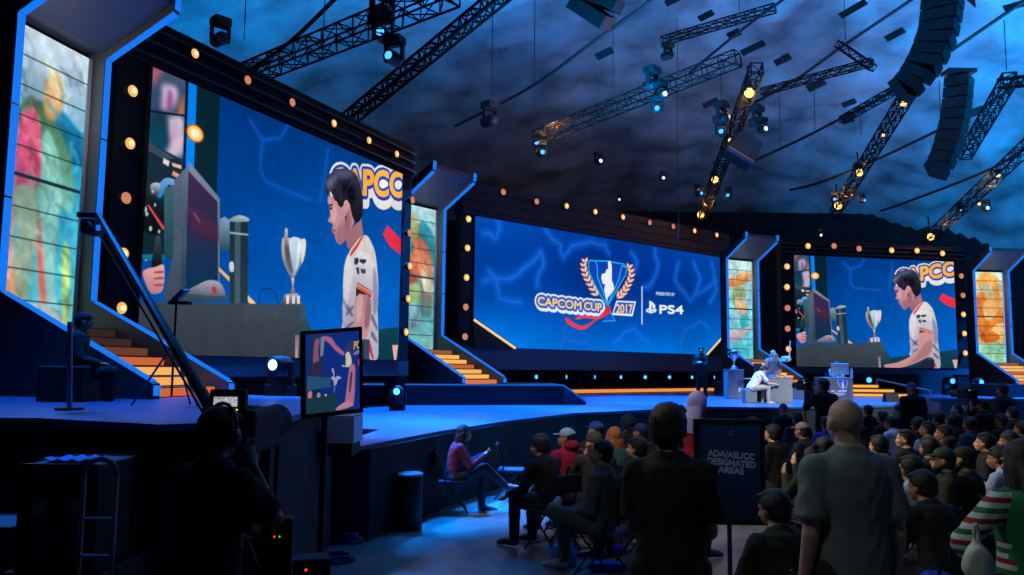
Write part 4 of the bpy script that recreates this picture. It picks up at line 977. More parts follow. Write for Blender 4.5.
# ------------------------------------------------------------------ lights
def spot(p, tgt, e, col, ang=40, blend=.6, size=.3, name='rig_light'):
    l = bpy.data.lights.new(name, 'SPOT'); l.energy = e; l.color = col; l.spot_size = math.radians(ang); l.spot_blend = blend; l.shadow_soft_size = size
    o = bpy.data.objects.new(name, l); C.objects.link(o); o.location = p
    o.rotation_euler = (V(tgt) - V(p)).to_track_quat('-Z', 'Y').to_euler(); return o
BC = (0, .2, 1)
# blue wash on the stage
for p, t, en, an in (((-3.8, 13.5, 8.5), (-3.0, 13.0, 1), 9000, 50), ((-1.6, 13.8, 8), (-1.5, 12.4, 1), 5500, 34), ((-1.5, 20, 9), (-.8, 17.5, 1), 13000, 60), ((2.5, 23, 9), (2.6, 20.6, 1), 11000, 50), ((5, 27, 10), (6, 25.5, 1), 17000, 60), ((13, 28, 10), (14, 26.5, 1), 14000, 60), ((24, 32, 10), (23, 33, 1), 24000, 75), ((-4.5, 8.6, 7), (-4.4, 8.0, 1.6), 1500, 70)):
    spot(p, t, en * 2.0, BC, an)
# white key on the desks
spot((8, 14, 11), (8.3, 23, 1.3), 12000, (.9, .95, 1), 24, .8)
spot((15, 15, 10), (10.5, 24.5, 1.3), 9000, (.9, .95, 1), 26, .8)
# blue uplight on the ceiling
for p, t, en, an in (((2, 18, 6), (4, 21, 16), 16000, 120), ((16, 20, 6), (20, 26, 15), 21000, 120), ((-8, 24, 6.5), (-8, 27, 15), 3400, 125), ((26, 24, 6), (29, 30, 12), 20000, 120), ((-3, 22, 9), (-4, 24, 15), 1500, 90), ((12, 24, 9), (12, 24, 16), 2500, 110)):
    spot(p, t, en * 1.2, (0, .29, .85), an, 1, 1.0)
for p, t, en, an in (((10, 24, 7), (10, 27, 17), 500, 110), ((5, 30, 10), (6, 36, 14), 300, 90)):
    spot(p, t, en, (.3, .5, .7), an, 1, 1.5)
# warm glow of the lamp trusses
for x, y, Y in ((748, 110, 26), (707, 205, 34), (845, 195, 35), (945, 225, 34), (990, 185, 30), (553, 126, 24)):
    l = bpy.data.lights.new('truss_glow', 'POINT'); l.energy = 150; l.color = (1, .45, .12); l.shadow_soft_size = .1
    o = bpy.data.objects.new('truss_glow', l); C.objects.link(o); o.location = aty(x, y, Y - .6)
# house light over the left aisle and the crowd
spot((-6, 9, 9), (-.9, 11.7, .7), 1300, (1, .9, .72), 17, .7)
spot((-3, 4, 9), (1.8, 8.5, 0), 50, (.8, .9, .75), 50, .8)
spot((-2, 1.5, 7.5), (3, 5.0, 1.4), 200, (.75, .95, .8), 60, .9)
spot((2, 12, 10), (-.8, 8.0, 0), 800, BC, 26, .5)
spot((0, 6, 8.5), (7, 9.5, 1.2), 150, (.95, .85, .65), 70, .9)
# front light raking over the audience from the left, as the faces show
spot((-2, 12.2, 6.8), (7, 8.6, 1.2), 2100, (1, .86, .62), 50, .9, .3)
spot((-2.5, 8.5, 6.6), (3.0, 4.2, 1.6), 420, (.86, .95, .9), 50, .9, .3)
spot((4, 16, 10), (9, 12, 1.2), 700, (.6, .7, 1), 60, .9, .3)
spot((-1.0, 6.5, 6), (1.7, 10.6, 1.1), 650, (1, .9, .7), 38, .9, .3)
# portal interiors: unseen fill lamps added to brighten the inner panels and canopy
for (x, y, a, _) in PT:
    n_ = V((math.sin(a), -math.cos(a), 0)); d_ = V((math.cos(a), math.sin(a), 0)); q = V((x, y, 0)) + d_ * TW * .5 + n_ * .7
    spot(q + V((0, 0, 6.6)) + n_ * .2, q + V((0, 0, 2.0)) + n_ * .2, 26, (1, .9, .85), 60, .8, .2)
    l = bpy.data.lights.new('portal_fill', 'POINT'); l.energy = 26; l.color = (1, .96, .9); l.shadow_soft_size = .2
    o = bpy.data.objects.new('portal_fill', l); C.objects.link(o); o.location = q + V((0, 0, 5.6))
w_ = bpy.data.worlds.new('world'); sc.world = w_; w_.use_nodes = True
w_.node_tree.nodes['Background'].inputs[0].default_value = (.002, .003, .008, 1); w_.node_tree.nodes['Background'].inputs[1].default_value = .6

# ------------------------------------------------------------------ people
def capsule(mb, a, b, ra, rb, n=12): # tapered limb with round ends
    a, b = V(a), V(b); mb.loft([a, a.lerp(b, .5), b], [ra, (ra + rb) / 2, rb], (0, 1, 0) if abs((b - a).normalized().y) < .8 else (1, 0, 0), n)
    mb.ball(a, (ra, ra, ra), n); mb.ball(b, (rb, rb, rb), n)
def RX(a): return Matrix.Rotation(a, 4, 'X')
def RZ(a): return Matrix.Rotation(a, 4, 'Z')
def skeleton(legs='sit', lean=0., arms=('lap', 'lap'), head=(0, 0, 0), turn=0., wide=1.):
    J = {}
    hz = .93 if legs.startswith('stand') else .53
    up = V((0, math.sin(lean), math.cos(lean))); fw = V((0, math.cos(lean), -math.sin(lean)))
    P = V((0, 0, hz)); T = RZ(turn).to_3x3()
    up = T @ up; fw = T @ fw; rt = T @ V((1, 0, 0))
    J['P'], J['up'], J['fw'], J['rt'] = P, up, fw, rt
    J['waist'] = P + up * .17; J['chest'] = P + up * .36; J['sh'] = P + up * .475; J['N'] = P + up * .53
    J['head'] = J['N'] + up * .10 + fw * .03 + V((0, 0, .01))
    J['hm'] = Matrix.Translation(J['head']) @ RZ(turn + head[0]) @ RX(head[1]) @ Matrix.Rotation(head[2], 4, 'Y')
    pre = {'down': ((.045, -.03, -.29), (.06, .03, -.54), (.055, .05, -.7)), 'lap': ((.06, .04, -.28), (-.02, .27, -.33), (-.07, .36, -.34)),
           'crossed': ((.03, .08, -.28), (-.14, .24, -.2), (-.24, .22, -.17)), 'clasp': ((.04, .16, -.25), (-.10, .37, -.10), (-.17, .42, -.05)),
           'chin': ((.0, .24, -.2), (-.12, .2, .04), (-.14, .19, .11)), 'phone': ((.05, .18, -.2), (-.03, .38, .0), (-.05, .43, .08)),
           'desk': ((.04, .16, -.24), (.0, .42, -.26), (-.02, .52, -.27)), 'camera': ((.06, .17, -.16), (-.08, .3, .1), (-.1, .36, .16)),
           'akimbo': ((.25, -.02, -.21), (.08, .12, -.38), (.02, .16, -.42)), 'hip': ((.17, -.05, -.26), (.08, .07, -.42), (.04, .12, -.48)), 'knee': ((.05, .12, -.27), (.03, .38, -.36), (.02, .46, -.42))}
    for sd, nm in ((-1, 'l'), (1, 'r')):
        s = J['sh'] + rt * (.172 * wide * sd) - up * .05; J['s' + nm] = s
        e, w, h = pre[arms[0 if sd < 0 else 1]]
        f = lambda p: s + rt * (p[0] * sd) + T @ V((0, p[1], p[2]))
        J['e' + nm], J['w' + nm], J['h' + nm] = f(e), f(w), f(h)
        hip = P + V((.095 * sd, 0, -.03)); J['p' + nm] = hip
        if legs == 'stand': k, a = V((.11 * sd, .02, .5)), V((.13 * sd, -.02, .09))
        elif legs == 'walk': k, a = V((.10 * sd, .06 * sd, .5)), V((.11 * sd, .12 * sd - .02, .09))
        elif legs == 'cross' and sd > 0: k, a = V((.03, .47, .66)), V((-.02, .78, .40))
        elif legs == 'figure' and sd < 0: k, a = V((-.30, .36, .64)), V((.14, .55, .60))
        else: k, a = V((.14 * sd, .45, .52)), V((.15 * sd, .44, .09))
        J['k' + nm], J['a' + nm] = k, a
        d = V((.02 * sd, .19, -.04))
        if legs == 'cross' and sd > 0: d = V((0, .19, -.03))
        if legs == 'figure' and sd < 0: d = V((.16, .02, .05))
        J['t' + nm] = a + d
    J['wide'] = wide; J['legs'] = legs
    return J
def torso(mb, J, g, wide, bottom=0, belly=0, boxy=0, shoulders=True):
    P, up, rt = J['P'], J['up'], J['rt']; q = lambda t: P + up * t
    mb.loft([q(-.10 - bottom), q(-.02), q(.08), q(.17), q(.30), q(.40), q(.465), q(.505), q(.54)],
            [(.13 * wide + g + boxy, .10 + g + belly), (.165 * wide + g + boxy, .12 + g + belly), (.155 * wide + g + boxy, .115 + g + belly), (.145 * wide + g + boxy, .11 + g + belly), (.168 * wide + g, .122 + g + belly * .5), (.178 * wide + g, .12 + g), (.150 * wide + g, .10 + g), (.088 * wide + g * .6, .075 + g * .5), (.06 + g * .5, .06 + g * .5)], rt, 20)
    for n in 'lr' if shoulders else '':
        s = J['s' + n]; mb.ball(s, (.062 + g, .062 + g, .062 + g), 12); capsule(mb, s - up * .005, J['N'] - up * .045, .055 + g * .8, .055 + g * .3)
_bc = {}
def remesh(mb, vox, sm=4, disp=0, seed=0):
    me = mb.mesh('t'); r = evalmesh(me, [('REMESH', dict(mode='VOXEL', voxel_size=vox, use_smooth_shade=True)), ('SMOOTH', dict(factor=.5, iterations=sm))])
    bpy.data.meshes.remove(me)
    if disp:
        n = len(r.vertices); co = np.empty(n * 3, np.float32); r.vertices.foreach_get('co', co); no = np.empty(n * 3, np.float32); r.vertices.foreach_get('normal', no)
        co = co.reshape(-1, 3); no = no.reshape(-1, 3); x, y, z = co.T
        w = np.sin(z * 46 + 5 * np.sin(x * 17 + seed) + 4 * np.sin(y * 15)) * .5 + np.sin(z * 23 + x * 30 + 3 * np.sin(y * 21 + z * 9 + seed)) * .5
        co += no * (w * disp)[:, None]; r.vertices.foreach_set('co', co.ravel()); r.update()
    for p in r.polygons: p.use_smooth = True
    return r
def hand(mb, J, n, sd, fine):
    w, h = J['w' + n], J['h' + n]; d = (h - w).normalized()
    side = J['rt'] * sd; up = side.cross(d)
    if up.length < .1: up = V((0, 0, 1))
    up.normalize(); sx = d.cross(up).normalized()
    if abs(d.z) > .75: sx = J['fw'] - d * J['fw'].dot(d); sx.normalize(); up = d.cross(sx)
    mb.loft([w, w + d * .04, w + d * .09], [(.026, .022), (.038, .02), (.04, .015)], sx, 10)
    for i, L in enumerate((.062, .074, .078, .068)):
        b = w + d * .085 + sx * (.030 - .02 * i); m = b + d * (L * .5) + up * -.006; e = b + d * (L * .85) + up * -.028
        for a_, b_ in ((b - d * .02, m), (m, e)): capsule(mb, a_, b_, .0092, .008, 6)
    b = w + d * .03 + sx * .03; m = b + sx * .025 + d * .03; capsule(mb, b, m, .012, .011, 6); capsule(mb, m, m + d * .03 - up * .01, .010, .009, 6)
def hpt(J, p): return J['hm'] @ V(p)
def hball(mb, J, c, r, n=14): mb.ball(J['hm'].to_3x3() @ V(c) + J['head'], r, n, J['hm'].to_3x3().to_4x4())
def make_body(J, fine):
    mb = MB(); torso(mb, J, 0, J['wide'])
    up = J['up']
    for n, sd in (('l', -1), ('r', 1)):
        capsule(mb, J['s' + n], J['e' + n], .052, .040); capsule(mb, J['e' + n], J['w' + n], .041, .026)
        hand(mb, J, n, sd, fine)
        capsule(mb, J['p' + n], J['k' + n], .085, .055); capsule(mb, J['k' + n], J['a' + n], .056, .036)
        capsule(mb, J['a' + n], J['t' + n], .04, .03)
    capsule(mb, J['N'] - up * .06, hpt(J, (0, -.015, -.05)), .062, .056)
    hball(mb, J, (0, -.012, .025), (.076, .094, .090)); hball(mb, J, (0, .022, -.035), (.062, .070, .075)); hball(mb, J, (0, .055, -.082), (.032, .03, .025), 10)
    for x in (-1, 1):
        hball(mb, J, (.078 * x, -.005, -.01), (.012, .024, .032), 10); hball(mb, J, (.03 * x, .075, .018), (.026, .014, .01), 8); hball(mb, J, (.036 * x, .066, -.03), (.022, .02, .02), 8)
    mb.loft([hpt(J, (0, .078, .01)), hpt(J, (0, .098, -.02)), hpt(J, (0, .108, -.034)), hpt(J, (0, .085, -.046))], [(.010, .010), (.013, .012), (.017, .013), (.012, .010)], J['hm'].to_3x3() @ V((1, 0, 0)), 8)
    hball(mb, J, (0, .087, -.062), (.024, .011, .007), 8); hball(mb, J, (0, .084, -.073), (.020, .011, .007), 8)
    return remesh(mb, .0075 if fine else .011, 3 if fine else 2)
def make_shirt(J, kind):
    long = 'long' in kind; g = .028 if 'hoodie' in kind or 'coat' in kind else .016; mb = MB()
    torso(mb, J, g, J['wide'], .10 if not J['legs'].startswith('sit') and J['legs'] not in ('cross', 'figure') else .02, .02 if 'big' in kind else .0, .012 + (.03 if 'big' in kind else 0))
    for n in 'lr':
        s, e, w = J['s' + n], J['e' + n], J['w' + n]
        if long: capsule(mb, s, e, .058 + g, .048 + g); capsule(mb, e, e.lerp(w, .93), .046 + g, .03 + g * .7)
        elif 'vest' not in kind:
            capsule(mb, s, s.lerp(e, .45), .060 + g, .058 + g); mb.loft([s.lerp(e, .4), s.lerp(e, .78)], [.060 + g, .062 + g], (0, 1, 0), 14)
    if 'hoodie' in kind: mb.ball(J['N'] - J['fw'] * .08 + J['up'] * .02, (.11, .08, .07), 12)
    return remesh(mb, .013, 4, .0035, len(_bc))
def make_legs(J, g=.014):
    mb = MB(); P, up = J['P'], J['up']
    mb.loft([P - up * .12, P, P + up * .09], [(.15 * J['wide'], .11), (.175 * J['wide'], .13), (.158 * J['wide'], .12)], J['rt'], 18)
    for n in 'lr': capsule(mb, J['p' + n], J['k' + n], .095 + g, .062 + g); capsule(mb, J['k' + n], J['k' + n].lerp(J['a' + n], .92), .06 + g, .046 + g)
    return remesh(mb, .014, 4, .003, 3)
def make_shoe(J, n):
    mb = MB(); a, t = J['a' + n], J['t' + n]; d = (t - a).normalized()
    mb.loft([a - d * .055 + V((0, 0, -.025)), a + V((0, 0, -.02)), a.lerp(t, .6) + V((0, 0, -.012)), t + d * .03 + V((0, 0, -.01)), t + d * .06 + V((0, 0, -.012))], [(.032, .036), (.043, .05), (.048, .036), (.044, .026), (.02, .014)], (1, 0, 0), 14)
    mb.loft([a + V((0, 0, -.02)), a + V((0, 0, .03))], [.046, .043], (1, 0, 0), 12)
    return remesh(mb, .010, 2)
def make_hair(J, style):
    mb = MB(); R3 = J['hm'].to_3x3(); H = lambda p: hpt(J, p)
    if style in ('short', 'curly', 'long', 'pony', 'buzz', 'bun', 'volume'):
        g = {'short': .014, 'buzz': .006, 'curly': .034, 'long': .016, 'pony': .014, 'bun': .014, 'volume': .024}[style]
        hball(mb, J, (0, -.026, .036), (.080 + g, .088 + g, .086 + g), 18); hball(mb, J, (0, -.05, -.01), (.072 + g, .058 + g, .075 + g * .6), 14)
        if style == 'curly':
            r = random.Random(5)
            for i in range(60):
                a, b = r.uniform(0, 2 * PI), r.uniform(-.2, 1.4)
                p = (math.cos(a) * math.cos(b) * .105, math.sin(a) * math.cos(b) * .11 - .035, math.sin(b) * .115 + .035)
                hball(mb, J, p, (.022, .022, .022), 7)
        if style == 'short':
            for i in range(9): x = -.06 + .015 * i; capsule(mb, H((x, -.01, .108)), H((x * 1.05, .058, .088)), .014, .010, 7)
        if style in ('long',):
            up = J['up']
            mb.loft([H((0, -.05, .05)), H((0, -.085, -.06)), H((0, -.09, -.16)), H((0, -.09, -.27)), H((0, -.085, -.33))], [(.085, .05), (.10, .05), (.105, .045), (.10, .04), (.06, .02)], R3 @ V((1, 0, 0)), 16)
            for x in (-1, 1): mb.loft([H((.06 * x, 0, .07)), H((.092 * x, -.01, -.02)), H((.098 * x, -.02, -.12)), H((.09 * x, -.03, -.22))], [(.03, .05), (.022, .055), (.02, .05), (.012, .02)], R3 @ V((1, 0, 0)), 10)
        if style == 'pony': mb.loft([H((0, -.10, .05)), H((0, -.15, .03)), H((0, -.16, -.08)), H((0, -.14, -.2))], [.025, .035, .03, .012], R3 @ V((1, 0, 0)), 10)
        if style == 'bun': hball(mb, J, (0, -.08, .13), (.04, .04, .035), 10)
    if style == 'beard':
        hball(mb, J, (0, .032, -.078), (.06, .058, .045), 14); hball(mb, J, (0, .0, -.06), (.070, .05, .035), 12)
    if style == 'cap':
        hball(mb, J, (0, -.014, .05), (.088, .104, .080), 16)
    if style == 'beanie':
        hball(mb, J, (0, -.018, .055), (.090, .106, .095), 16)
    if style == 'hood':
        hball(mb, J, (0, -.03, .03), (.105, .115, .125), 16); mb.loft([H((0, -.06, -.02)), H((0, -.09, -.15)), H((0, -.08, -.30))], [(.10, .07), (.125, .08), (.14, .09)], R3 @ V((1, 0, 0)), 16)
    r = remesh(mb, .008, 2)
    n = len(r.vertices); co = np.empty(n * 3, np.float32); r.vertices.foreach_get('co', co); co = co.reshape(-1, 3)
    # keep the face clear: push vertices in front of the hairline back
    I = J['hm'].inverted(); A3 = np.array(I.to_3x3()); t = np.array(I.translation); loc = co @ A3.T + t
    if style in ('short', 'curly', 'long', 'pony', 'buzz', 'bun', 'volume', 'cap', 'beanie', 'hood'):
        lim = np.where(loc[:, 2] > .055, .2, np.where(loc[:, 2] > .03, .02 + (loc[:, 2] - .03) * 7, .02 - .0 * loc[:, 2]))
        if style in ('cap', 'beanie'): lim = np.where(loc[:, 2] > .035, .3, -.3); loc[:, 2] = np.maximum(loc[:, 2], .028); lim[:] = .3
        if style in ('short', 'buzz', 'pony', 'bun', 'curly', 'volume'):
            lo = loc[:, 2] < -.0; lim[lo] = np.minimum(lim[lo], -.012)
        if style == 'hood': lim = np.where(loc[:, 2] > .1, .3, .03)
        loc[:, 1] = np.minimum(loc[:, 1], lim)
    if style not in ('cap', 'beanie', 'hood', 'beard'):
        w = np.sin(loc[:, 0] * 260 + 3 * np.sin(loc[:, 2] * 40)) * .0025 + np.sin(loc[:, 2] * 90 + loc[:, 0] * 60) * .002; loc[:, 2] += w; loc[:, 1] += w * .6
    M3 = np.array(J['hm'].to_3x3()); co = loc @ M3.T + np.array(J['hm'].translation)
    r.vertices.foreach_set('co', co.astype(np.float32).ravel()); r.update()
    return r
def make_brim(J, back=False):
    mb = MB(); pts = []
    for i in range(13):
        a = PI * i / 12; pts.append((math.cos(a) * .072, .075 + math.sin(a) * .085, .038 - .012 * math.sin(a)))
    mb.prism([hpt(J, p) for p in pts], J['hm'].to_3x3() @ V((0, 0, .007))); return mb.mesh('brim')
def make_eyes(J):
    mb = MB()
    for x in (-1, 1): hball(mb, J, (.031 * x, .077, -.002), (.014, .009, .008), 10)
    return mb.mesh('eyes')
def cached(key, fn):
    if key not in _bc: _bc[key] = fn()
    return _bc[key]
def put(name, me, m, parent):
    o = bpy.data.objects.new(name, me); C.objects.link(o); o.parent = parent
    if not len(me.materials): me.materials.append(m)
    o.material_slots[0].link = 'OBJECT'; o.material_slots[0].material = m
    return o
SK = {'l': (214, 160, 130), 'm': (176, 122, 92), 'd': (96, 62, 46)}
def person(x, y, z, rz, label, pose, shirt=(40, 42, 50), skind='tee', trousers=(34, 36, 46), skin='m', hair='short', hcol=(28, 22, 20), cap=None, ccol=(40, 60, 120), beard=False,
           shoe=(40, 40, 46), s=1.0, fine=False, group=None, shirtm=None, eyes=False):
    """pose = (legs, lean, arms, head, turn, wide)"""
    J = skeleton(*pose); pk = repr(pose)
    e = empty('person', (x, y, z), rz, label, 'person', group); e.scale = (s, s, s)
    b = put('body', cached(('b', pk, fine), lambda: make_body(J, fine)), mat(SK[skin] if isinstance(skin, str) else skin, .55), e)
    put('shirt', cached(('s', pk, skind), lambda: make_shirt(J, skind)), shirtm or mat(shirt, .9, bump=.15, bscale=60), e)
    put('trousers', cached(('t', pk), lambda: make_legs(J)), mat(trousers, .9), e)
    for n in 'lr': put('shoe', cached(('f', pk, n), lambda: make_shoe(J, n)), mat(shoe, .6), e)
    if hair: put('hair', cached(('h', pk, hair), lambda: make_hair(J, hair)), mat(hcol, .55, bump=.5, bscale=120), e)
    if beard: put('beard', cached(('h', pk, 'beard'), lambda: make_hair(J, 'beard')), mat(hcol, .8), e)
    if cap:
        c = put({'cap': 'cap', 'beanie': 'beanie', 'hood': 'hood'}[cap], cached(('h', pk, cap), lambda: make_hair(J, cap)), mat(ccol, .85, bump=.2, bscale=50), e)
        if cap == 'cap': put('brim', cached(('r', pk), lambda: make_brim(J)), mat(ccol, .8), c)
    if eyes: put('eyes', cached(('y', pk), lambda: make_eyes(J)), mat((30, 24, 24), .2), e)
    return e, J
def at_head(px, py, Y, s=1.0, standing=False, base=None):
    """ground position of a person whose head top appears at (px,py); returns x, y, z-base"""
    p = aty(px, py, Y); h = (1.70 if standing else 1.31) * s
    return p.x, p.y, p.z - h

# folding chair
def make_chair():
    e = empty('folding_chair', (0, 0, 0)); m = mat((44, 46, 54), .4, .5)
    MB().bevbox((0, .0, .44), (.40, .40, .035), .015).build('seat', mat((40, 60, 96), .5), e)
    mb = MB(); mb.bevbox((0, -.235, .74), (.42, .03, .20), .012); mb.build('backrest', mat((22, 24, 30), .6), e)
    for x in (-.21, .21):
        MB().path([(x, .22, .01), (x, -.1, .45), (x, -.25, .86)], .011, 8).build('leg', m, e)
        MB().path([(x * .93, -.24, .01), (x * .93, .14, .43)], .011, 8).build('leg', m, e)
    mb = MB(); mb.tube((-.21, .17, .07), (.21, .17, .07), .008); mb.tube((-.2, -.2, .06), (.2, -.2, .06), .008); mb.build('stretcher', m, e)
    return e
ch0 = make_chair(); ch_used = False
def chair(x, y, rz, label, group=None, z=0):
    global ch_used
    o = ch0 if not ch_used else copy_tree(ch0); ch_used = True
    o.location = (x, y, z); o.rotation_euler = (0, 0, rz); tag(o, label, 'chair', group); return o
def local(x, y, z, rz, p, s=1): return V((x, y, z)) + RZ(rz).to_3x3() @ (V(p) * s)

# --- woman on the aisle chair, facing right
wx, wy = aty(452, 490, 11.6).x, 11.6
rzw = -1.45
e, J = person(wx, wy, -.03, rzw, 'person in a maroon top seated on a folding chair in the aisle with legs crossed', ('cross', .22, ('clasp', 'clasp'), (-.05, -.05, 0), 0, .92), (140, 46, 76), 'long', (52, 58, 70), 'l', 'long', (62, 34, 34), shoe=(60, 90, 130), fine=True, s=.97)
hm = J['hm']
mb = MB(); pts = [hm @ V((.105 * math.cos(a), -.01, .03 + .11 * math.sin(a))) for a in [PI * i / 10 for i in range(11)]]; mb.path(pts, .006, 6)
hs = put('headset', mb.mesh('headset'), mat((30, 32, 36), .5), e)
mb = MB(); mb.ball(hm @ V((.10, -.01, -.01)), (.02, .035, .04), 10); mb.ball(hm @ V((-.10, -.01, -.01)), (.02, .035, .04), 10); put('ear_cup', mb.mesh('ear_cup'), mat((24, 24, 28), .5), hs)
mb = MB(); mb.path([V((-.05, .17, 1.0)), V((.0, .25, .82)), V((.03, .28, .70))], .006, 5); ly = put('lanyard', mb.mesh('lanyard'), mat((60, 110, 200), .7), e)
mb = MB(); mb.bevbox((.03, .30, .67), (.09, .012, .11), .004); put('badge', mb.mesh('badge'), mat((210, 215, 225), .5), ly)
chair(wx, wy, rzw, 'folding chair under the seated person in the maroon top')
q = atz(505, 492, .0); chair(q.x + .1, 12.9, rzw - .2, 'empty folding chair with a blue seat beside the person in maroon')
q = atz(486, 494, 0.02); tag(MB().bevbox((q.x, q.y, .012), (.34, .05, .02), .008).build('floor_tape', mat((225, 40, 60), .6)), 'short red strip lying on the floor by the chair legs', 'tape')

# --- stage people and furniture
GD = mat((104, 110, 114), .6)
def on(px, py, z): return atz(px, py, z)
def deskbox(name, x0, x1, ytop, ybot, label, depth=.7, z=ZL, m=GD, Y=None, rz=0):
    a, b = on(x0, ybot, z), on(x1, ybot, z); Y = Y or (a.y + b.y) / 2
    a, b = aty(x0, ybot, Y), aty(x1, ybot, Y); h = aty((x0 + x1) / 2, ytop, Y).z - z
    e = empty(name, ((a.x + b.x) / 2, Y, z), rz, label, 'desk'); w = b.x - a.x
    MB().bevbox((0, depth / 2, h / 2), (w, depth, h), .015).build('body', m, e)
    MB().bevbox((0, depth / 2, h + .012), (w + .03, depth + .03, .024), .008).build('desk_top', mat((120, 126, 132), .4), e)
    return e, h, w
ped, ph, pw = deskbox('pedestal', 728.5, 744.5, 370, 399, 'dark grey pedestal carrying the silver trophy, small white mark on its side', .6)
mb = MB(); mb.box((.1, -.006, .30), (.06, .008, .14)); mb.box((.14, -.006, .33), (.06, .008, .04)); mb.build('logo', mat((220, 225, 235), .5), ped)
ped.rotation_euler.z = 0
# trophy
te = empty('trophy', (ped.location.x + .02, ped.location.y + .3, ZL + ph + .024), 0, 'silver two-handled trophy cup standing on the dark grey pedestal', 'trophy')
MB().lathe([(.11, 0), (.11, .07), (.07, .10), (.03, .14), (.022, .24), (.04, .28), (.10, .38), (.135, .50), (.15, .62), (.14, .62), (.12, .5)], (0, 0, 0), 24).build('cup', CHROME, te, True)
for x in (-1, 1): MB().path([(.10 * x, 0, .36), (.19 * x, 0, .44), (.20 * x, 0, .58), (.14 * x, 0, .60)], .014, 8).build('handle', CHROME, te, True)
d1, h1, w1 = deskbox('player_desk', 769, 793, 378.5, 403, 'grey player desk with a plain front beside the seated player', .75)
d1.rotation_euler.z = 0
MB().bevbox((-w1 / 2 - .30, .35, h1 - .02), (.62, .66, .035), .01).build('side_shelf', mat((110, 116, 122), .4), d1)
MB().box((-w1 / 2 - .28, .6, h1 / 2 - .02), (.55, .05, h1 - .06)).build('modesty_panel', BLACK, d1)
# gear on the desk
ge = empty('monitor', (d1.location.x - .55, d1.location.y + .35, ZL + h1), .9, 'dark gaming monitor seen side-on at the end of the player desk', 'monitor')
MB().bevbox((0, 0, .27), (.56, .05, .34), .012).build('screen', BLACK, ge); MB().bevbox((0, 0, .01), (.24, .18, .02), .006).build('stand', METAL, ge); MB().tube((0, 0, .01), (0, 0, .12), .02).build('neck', METAL, ge)
for i, (dx, c) in enumerate(((-.22, (60, 90, 200)), (-.02, (200, 110, 60)), (.3, (230, 120, 60)))):
    b = MB().bevbox((d1.location.x + dx, d1.location.y + .2, ZL + h1 + .055), (.26 if i == 2 else .14, .14, .06), .02).build('game_controller', mat(c, .5))
    tag(b, ('blue controller lying on the player desk near the monitor', 'small orange controller lying in the middle of the player desk', 'wide orange box lying at the right of the player desk')[i], 'controller')
tag(MB().bevbox((d1.location.x - .92, d1.location.y - .02, ZL + .2), (.34, .36, .4), .02).build('stool', GD), 'grey block stool under the player in the white jersey', 'stool')
sx_, sy_ = d1.location.x - .86, d1.location.y - .06
st_z = ZL
e, J = person(sx_, sy_ - .02, st_z - .06, -1.35, 'player in a white jersey bent forward on a stool at the grey desk', ('sit', .62, ('desk', 'desk'), (0, -.75, 0), 0, 1), (200, 204, 210), 'tee', (158, 152, 142), 'l', 'short', (20, 18, 20), shoe=(190, 190, 196), s=.98, fine=False)
mb = MB(); mb.box((.13, .12, .72), (.05, .05, .26)); put('red_panel', mb.mesh('red_panel'), mat((220, 50, 50), .7), e)
# referee
p = atz(702, 399, ZL); person(p.x, p.y, ZL, PI - .6, 'person in black clothes standing on the stage in front of the centre screen', ('stand', 0, ('crossed', 'crossed'), (.3, 0, 0), 0, 1), (20, 20, 24), 'long', (18, 18, 22), 'm', 'short', (16, 14, 14))
# grey-shirted camera holder behind the desk
p = aty(778, 380, d1.location.y + 2.2); q = aty(773, 350.5, p.y)
person(q.x, q.y, ZL + .03, PI - .25, 'person in a grey shirt standing behind the player desk raising a pale camera', ('stand', .12, ('camera', 'camera'), (0, -.15, 0), 0, 1.1), (112, 116, 120), 'tee big', (70, 72, 78), 'l', None, cap='cap', ccol=(150, 154, 160), s=q.z and (q.z - ZL) / 1.71)
ce = empty('video_camera', (q.x + .28, q.y - .35, q.z - .32), 0, 'pale shoulder camera held up behind the player desk', 'camera')
MB().bevbox((0, 0, .05), (.16, .4, .18), .03).build('camera_body', mat((180, 184, 190), .5), ce); MB().tube((0, -.2, .05), (0, -.36, .05), .06, 12).build('lens', mat((150, 155, 162), .4), ce); MB().tube((.12, 0, .1), (.16, 0, .62), .02, 6).build('antenna', mat((170, 174, 180), .5), ce)
# commentary desk with emblem
d2, h2, w2 = deskbox('commentary_desk', 823.5, 853.5, 378, 399.5, 'grey commentary desk with the trophy emblem on its front', .8)
fe = Art(V((-w2 / 2 + .1, -.004, .08)), V((1, 0, 0)), ZUP, V((0, -1, 0)), w2 - .2, h2 - .12, 110); fe.world = False; fe.c[:] = (92, 98, 104); fe.lw = .012
FW, FH = w2 - .2, h2 - .12
def FT(x, y): return (FW * (.02 + .98 * (x - 60) / 640 * 1.0), FH * (1.0 - (y - 80) / 420))
emblem(fe, FT)
for pts, c in (([(180, 350), (600, 335), (600, 372), (180, 380)], (225, 228, 236)), ([(200, 385), (330, 340), (380, 350), (330, 385)], (220, 60, 70)), ([(250, 400), (560, 400), (560, 425), (250, 425)], (200, 204, 212)), ([(290, 440), (520, 440), (520, 462), (290, 462)], (190, 194, 202))): fe.poly([FT(*p_) for p_ in pts], c)
_o = fe.build('emblem_panel', d2)
m_ = bpy.data.materials.new('printed_panel'); m_.use_nodes = True; at_ = m_.node_tree.nodes.new('ShaderNodeAttribute'); at_.attribute_name = 'Col'
m_.node_tree.links.new(at_.outputs['Color'], m_.node_tree.nodes['Principled BSDF'].inputs['Base Color']); _o.data.materials[0] = m_
q = aty(840, 378, d2.location.y + .25)
ge = empty('monitor', (q.x, q.y, ZL + h2 + .024), PI + .1, 'pale grey back of the wide monitor on the commentary desk', 'monitor')
